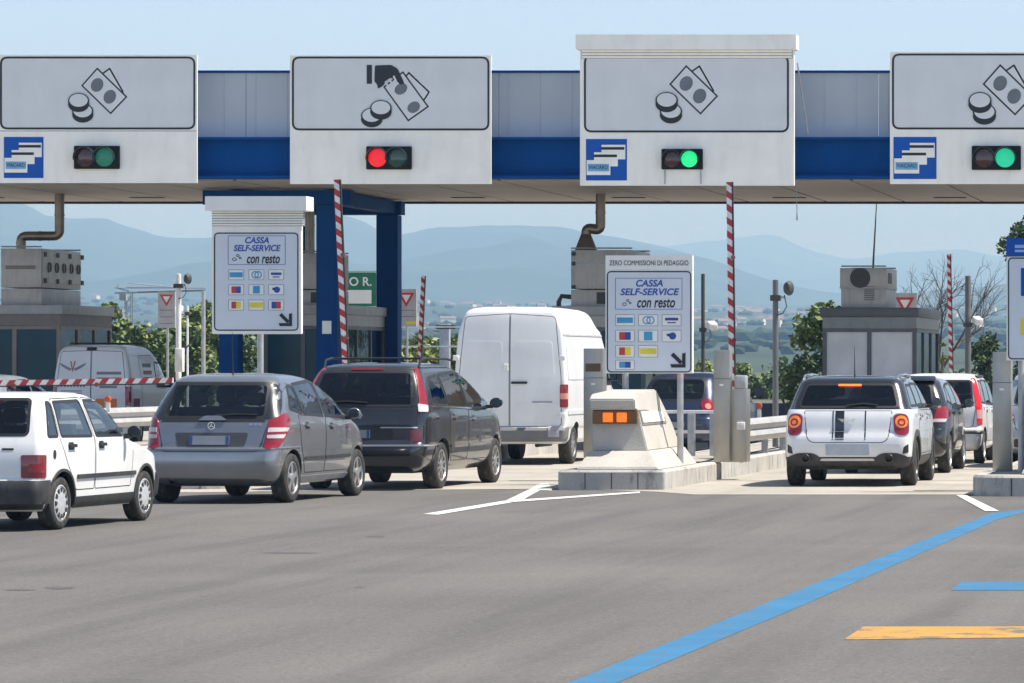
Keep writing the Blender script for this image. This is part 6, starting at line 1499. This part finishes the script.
# 9 --- two silver cars mostly hidden
dark_hatch('silver_car', 'pale blue silver hatchback in the next lane, glimpsed past the far right steel pillar', (X(1050, 66), 66, 0), R(0), pIce)
dark_hatch('grey_car', 'light grey hatchback further up the lane, glimpsed between the central sign posts', (X(600, 86), 86, 0), R(-1), pSilver)
dark_hatch('parked_silver_car', 'pale silver car with curved roof by the left booth, only its roof showing', (X(-46, 76), 76, 0), R(-4), pIce)

# 10 --- white delivery van with lettering beyond the barrier
c = Car('delivery_van', 'small white delivery van with printed doors, beyond the lowered red and white barrier', 'van', (X(90, 83), 83, 0), R(.5),
    [(.30, .12, 4.1, 0.702, .1, .3), (.42, .0, 4.25, 0.774, .1, .4), (.70, .0, 4.28, 0.801, .1, .4), (.76, .04, 4.26, 0.810, .1, .4), (1.05, .04, 3.95, 0.810, .1, .4), (1.18, .045, 3.5, 0.805, .1, .35), (1.3, .05, 3.2, 0.796, .1, .3),
     (1.7, .08, 2.72, 0.747, .1, .3), (1.95, .11, 2.35, 0.702, .11, .35), (2.07, .16, 2.1, 0.630, .14, .4), (2.12, .35, 1.8, 0.450, .2, .4)],
    dict(y=[(.85, .32), (3.4, .32)], w=.19, rim=.64), pVan, 'vehicles beyond the toll line', taper=(0, .1))
c.cavity(.7, 3.2); c.arches(.05)
c.window('windshield', rpoly([(-.7, 1.3), (.7, 1.3), (.62, 1.85), (-.62, 1.85)], .08), 'front', G_MID)
for sg, v in ((1, 'right'), (-1, 'left')):
    c.window('side_window', rpoly([(2.05, 1.24), (3.05, 1.24), (2.6, 1.72), (2.05, 1.76)], .06, 3), v, G_DARK, sw=.02)
    d = c.panel('rear_door', rpoly([(sg * .008, .74, .01), (sg * .72, .74), (sg * .71, 1.3), (sg * .63, 1.98), (sg * .008, 2.0, .01)], .05), 'rear')
    c.panel('sliding_door', rpoly([(1.05, .5), (1.9, .5), (1.9, 1.9), (.95, 1.9), (.95, .9)], .05), v)
    al = 40; u = lambda x, y: x * math.cos(R(al)) + y * math.sin(R(al))
    c.decal('tail_light', rrect(u(.75, .04), u(.81, .14), .85, 1.25, .02, 3), (sg, al), mRed, off=.012, depth=.02)
    obj('roof_bar', T([(-.62, .7 if sg > 0 else 1.7, 2.15), (.62, .7 if sg > 0 else 1.7, 2.15)], .02, 6), mBlack, c.root)
mGy = M('print_grey', (.22, .22, .24), .5); mPr = M('print_red', (.48, .14, .14), .5)
for sg in (1, -1):
    c.decal('wing_emblem', [(-.38 + sg * .02, 1.62), (-.38 + sg * .28, 1.75), (-.38 + sg * .25, 1.69), (-.38 + sg * .16, 1.63), (-.38 + sg * .06, 1.58)], 'rear', mGy, off=.008, depth=.003, step=.2)
c.decal('wing_emblem', [(-.44, 1.78), (-.41, 1.78), (-.38, 1.62), (-.35, 1.78), (-.32, 1.78), (-.38, 1.54)], 'rear', mPr, off=.010, depth=.003, step=.2)
for z in (1.34, 1.24): 
    for k in range(9): c.decal('print_line', [(-.70 + .068 * k, z), (-.66 + .068 * k, z), (-.66 + .068 * k, z + .035), (-.70 + .068 * k, z + .035)], 'rear', mGy, off=.008, depth=.003, step=.2)
for z, m_, h, x0, x1 in ((1.50, mGy, .06, .12, .62), (1.36, mPr, .08, .12, .62), (1.22, mGy, .05, .18, .54), (.86, mPr, .2, .62, .62)):
    if x1 > x0: c.decal('print_line', [(x0, z), (x1, z), (x1, z + h), (x0, z + h)], 'rear', m_, off=.008, depth=.003, step=.2)
for k, z in enumerate((1.15, 1.10, 1.04)): c.decal('print_line', [(-.62, z), (-.18, z), (-.18, z + .022), (-.62, z + .022)], 'rear', mGy, off=.008, depth=.003, step=.2)
for x in (.20, .45): c.decal('orange_mark', rrect(x - .09, x + .09, .82, 1.0, .02, 3), 'rear', M('orange_mark', (.75, .2, .03), .4), off=.008, depth=.004)
for z in (1.65, 1.50, 1.36): c.decal('print_line', [(1.15, z), (1.75, z), (1.78, z + .08), (1.18, z + .08)], 'right', mGy if z != 1.5 else mPr, off=.012, depth=.004, step=.2)
c.decal('print_panel', rrect(.3, .75, .78, 1.0, .01, 2), 'right', M('maroon_print', (.16, .02, .06), .5), off=.012, depth=.004)
c.mirrors(2.9, 1.3, .80, mBlack, (.08, .07, .10)); c.put_wheels('steel', mCap); c.floor(.4, 4, .38); c.seats(2.0, z=.6)
c.decal('roof_lamp', rrect(-.1, .1, 2.0, 2.06, .01, 2), 'rear', mBlack, off=.02, depth=.02)
c.finish()
